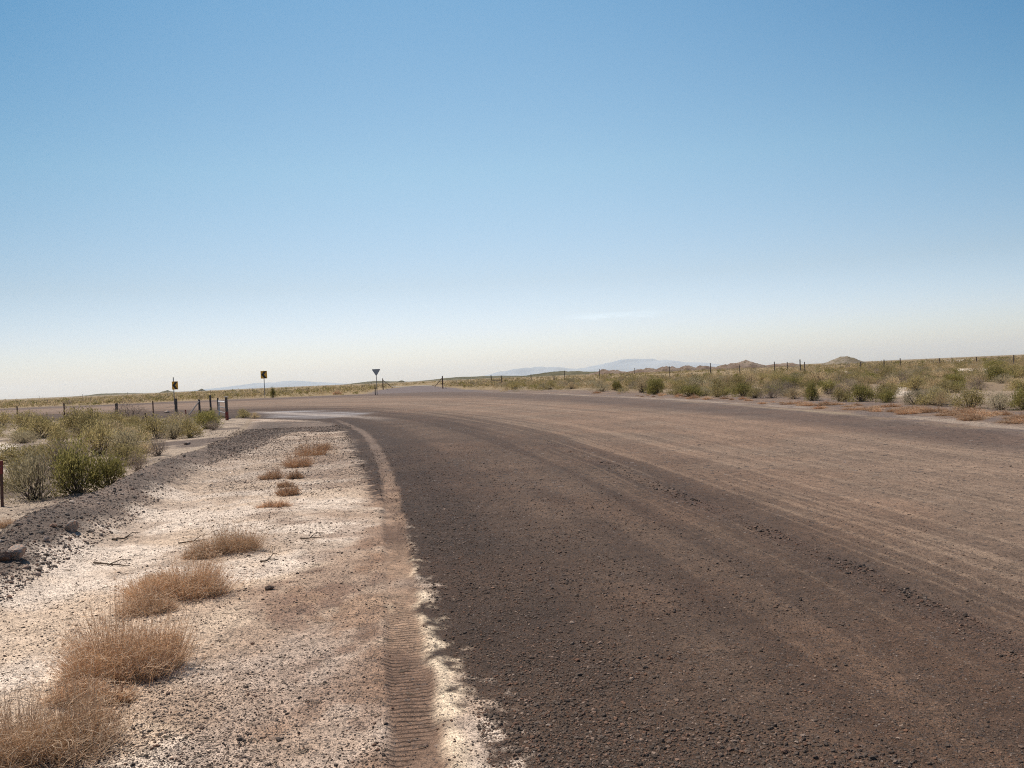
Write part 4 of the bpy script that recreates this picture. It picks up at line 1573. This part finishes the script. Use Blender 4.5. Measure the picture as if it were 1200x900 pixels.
hh0 = lambda px: 468.3 - 53 * px / 1200       # the horizon in the photograph
for px, w, hgt, D, lab, sd in [(752, 42, 6, 620, 'low badland mound left of the row', 4), (781, 34, 6.5, 560, 'second badland mound of the row', 6),
                               (806, 30, 6, 600, 'third badland mound of the row', 9), (830, 30, 5.6, 640, 'fourth badland mound of the row', 13),
                               (862, 52, 9.5, 520, 'largest brown badland mound of the row', 17), (884, 34, 5, 540, 'badland mound at the right end of the row', 19),
                               (715, 46, 5, 700, 'faint low badland mound under the mountain', 23), (910, 50, 4, 640, 'low spread badland mound', 27)]:
    hill('hill', px, hh0(px), w * 1.35, hgt * .95, D, lab, M_MOUND, .8, sd, rough=.6, peak=.62 if sd == 17 else .3 + (sd * 37 % 40) / 100)
hill('hill', 987, hh0(987), 58, 9.5, 420, 'pale conical clay mound', M_PALEMOUND, .9, 33, rough=.2, peak=.56)
for px, w, hgt, D, sd in [(196, 22, 2.2, 2600, 41), (236, 12, 2.4, 2400, 43), (130, 90, 2.0, 3000, 47), (440, 90, 2.4, 2600, 53), (560, 170, 3.0, 2600, 59), (660, 150, 4.0, 1500, 61), (470, 14, 2.2, 1600, 67)]:
    hill('hill', px, hh0(px), w, hgt, D, 'low dark rise on the horizon', M_RISE, .5, sd, rough=.5)
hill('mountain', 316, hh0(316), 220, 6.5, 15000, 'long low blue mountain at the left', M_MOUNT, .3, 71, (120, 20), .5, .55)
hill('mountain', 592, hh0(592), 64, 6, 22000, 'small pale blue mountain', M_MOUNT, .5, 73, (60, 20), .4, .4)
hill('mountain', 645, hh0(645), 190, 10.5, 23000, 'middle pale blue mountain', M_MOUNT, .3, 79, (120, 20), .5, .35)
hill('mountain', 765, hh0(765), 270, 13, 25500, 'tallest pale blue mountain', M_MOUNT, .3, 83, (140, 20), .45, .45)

# ------------------------------------------------------------------ haze
HZ = 3.4e-5
m, nt, out = new_mat('haze')
b = NB(nt)
pv = b.node('ShaderNodeVolumePrincipled')
pv.inputs['Color'].default_value = (.93, .97, 1.0, 1)
pv.inputs['Density'].default_value = HZ
pv.inputs['Anisotropy'].default_value = .30
b.link(pv.outputs[0], out.inputs['Volume'])
mb = MB(); mb.box((0, 12000, 204), (64000, 34000, 412))
hz = mb.build('haze', m)
tag(hz, 'pale desert haze over the far flats', 'haze', kind='stuff')

# ------------------------------------------------------------------ sun, sky
SUN_EL, SUN_AZ = math.radians(61), math.radians(-48)      # azimuth from straight ahead, positive to the right
sd = bpy.data.lights.new('sun', 'SUN')
sd.energy = 4.2
sd.angle = math.radians(.53)
sd.color = (1.0, .95, .87)
so = bpy.data.objects.new('sun', sd)
COL.objects.link(so)
to_sun = Vector((math.sin(SUN_AZ) * math.cos(SUN_EL), math.cos(SUN_AZ) * math.cos(SUN_EL), math.sin(SUN_EL)))
so.rotation_euler = to_sun.to_track_quat('Z', 'Y').to_euler()
so.location = (0, 0, 50)

world = bpy.data.worlds.new('World')
scene.world = world
world.use_nodes = True
wn = world.node_tree
bg = wn.nodes['Background']
sky = wn.nodes.new('ShaderNodeTexSky')
sky.sky_type = 'NISHITA'
sky.sun_disc = False
sky.sun_elevation = SUN_EL
sky.sun_rotation = SUN_AZ
sky.altitude = 600
sky.air_density = 1.0
sky.dust_density = 1.2
sky.ozone_density = 1.5
b = NB(wn)
up = b.node('ShaderNodeSeparateXYZ')
b.link(b.node('ShaderNodeTexCoord').outputs['Generated'], up.inputs[0])
rp = b.node('ShaderNodeValToRGB')
b.link(up.outputs[2], rp.inputs[0])
el = rp.color_ramp.elements
el[0].position = 0.0; el[0].color = (.975, .935, .985, 1)
el[1].position = 1.0; el[1].color = (.28, .56, .68, 1)
for p_, c_ in ((.055, (.915, .86, .93, 1)), (.11, (.83, .785, .765, 1)), (.235, (.785, .875, .785, 1)), (.42, (.55, .80, .785, 1))):
    k = el.new(p_); k.color = c_
mixed = b.node('ShaderNodeVectorMath', operation='MULTIPLY')
b.link(sky.outputs[0], mixed.inputs[0]); b.link(rp.outputs[0], mixed.inputs[1])
# lens vignetting put into the sky colour: sides and upper corners darker and bluer
x2 = b.math('MULTIPLY', up.outputs[0], up.outputs[0])
zc = b.math('MAXIMUM', up.outputs[2], 0.0)
xz = b.math('MULTIPLY', x2, zc)
even = b.math('MULTIPLY', b.math('SUBTRACT', 1.0, b.math('MULTIPLY', x2, .42)), b.math('ADD', 1.0, b.math('MULTIPLY', up.outputs[0], .22)))
cmb = b.node('ShaderNodeCombineXYZ')
for k_, f_ in enumerate((5.2, 2.6, 1.2)):
    q_ = b.math('MAXIMUM', b.math('SUBTRACT', 1.0, b.math('MULTIPLY', xz, f_)), .25)
    b.link(b.math('MULTIPLY', q_, even), cmb.inputs[k_])
deep = b.node('ShaderNodeVectorMath', operation='MULTIPLY')
b.link(mixed.outputs[0], deep.inputs[0]); b.link(cmb.outputs[0], deep.inputs[1])
# one thin low cloud to the north
az = b.math('DIVIDE', up.outputs[0], b.math('MAXIMUM', up.outputs[1], .05))
cn = b.node('ShaderNodeCombineXYZ'); b.link(b.math('MULTIPLY', az, 22.0), cn.inputs[0]); b.link(b.math('MULTIPLY', up.outputs[2], 130.0), cn.inputs[1])
nz = b.noise(cn.outputs[0], 1.0, 4, .6)
tilt = b.math('ADD', b.math('SUBTRACT', up.outputs[2], 0.066), b.math('MULTIPLY', b.math('SUBTRACT', nz, .5), .010))
band = b.range(b.math('ABSOLUTE', tilt), .0005, .0055, 1.0, 0.0)
side = b.range(b.math('ABSOLUTE', b.math('SUBTRACT', az, .125)), .01, .085, 1.0, 0.0)
cl = b.math('MULTIPLY', b.math('MULTIPLY', band, side), b.range(nz, .3, .6, .25, 1.0))
lift = b.node('ShaderNodeVectorMath', operation='SCALE')
b.link(deep.outputs[0], lift.inputs[0]); b.link(b.math('ADD', 1.0, b.math('MULTIPLY', cl, .11)), lift.inputs[3])
b.link(lift.outputs[0], bg.inputs[0])
bg.inputs[1].default_value = .125

vs = scene.view_settings
vs.view_transform = 'Standard'
vs.look = 'None'
vs.exposure = 0.40
vs.gamma = 1.0
vs.use_curve_mapping = False
scene.cycles.volume_bounces = 2
scene.cycles.max_bounces = 6
scene.cycles.use_denoising = False
scene.cycles.use_adaptive_sampling = False
scene.cycles.filter_width = 1.1
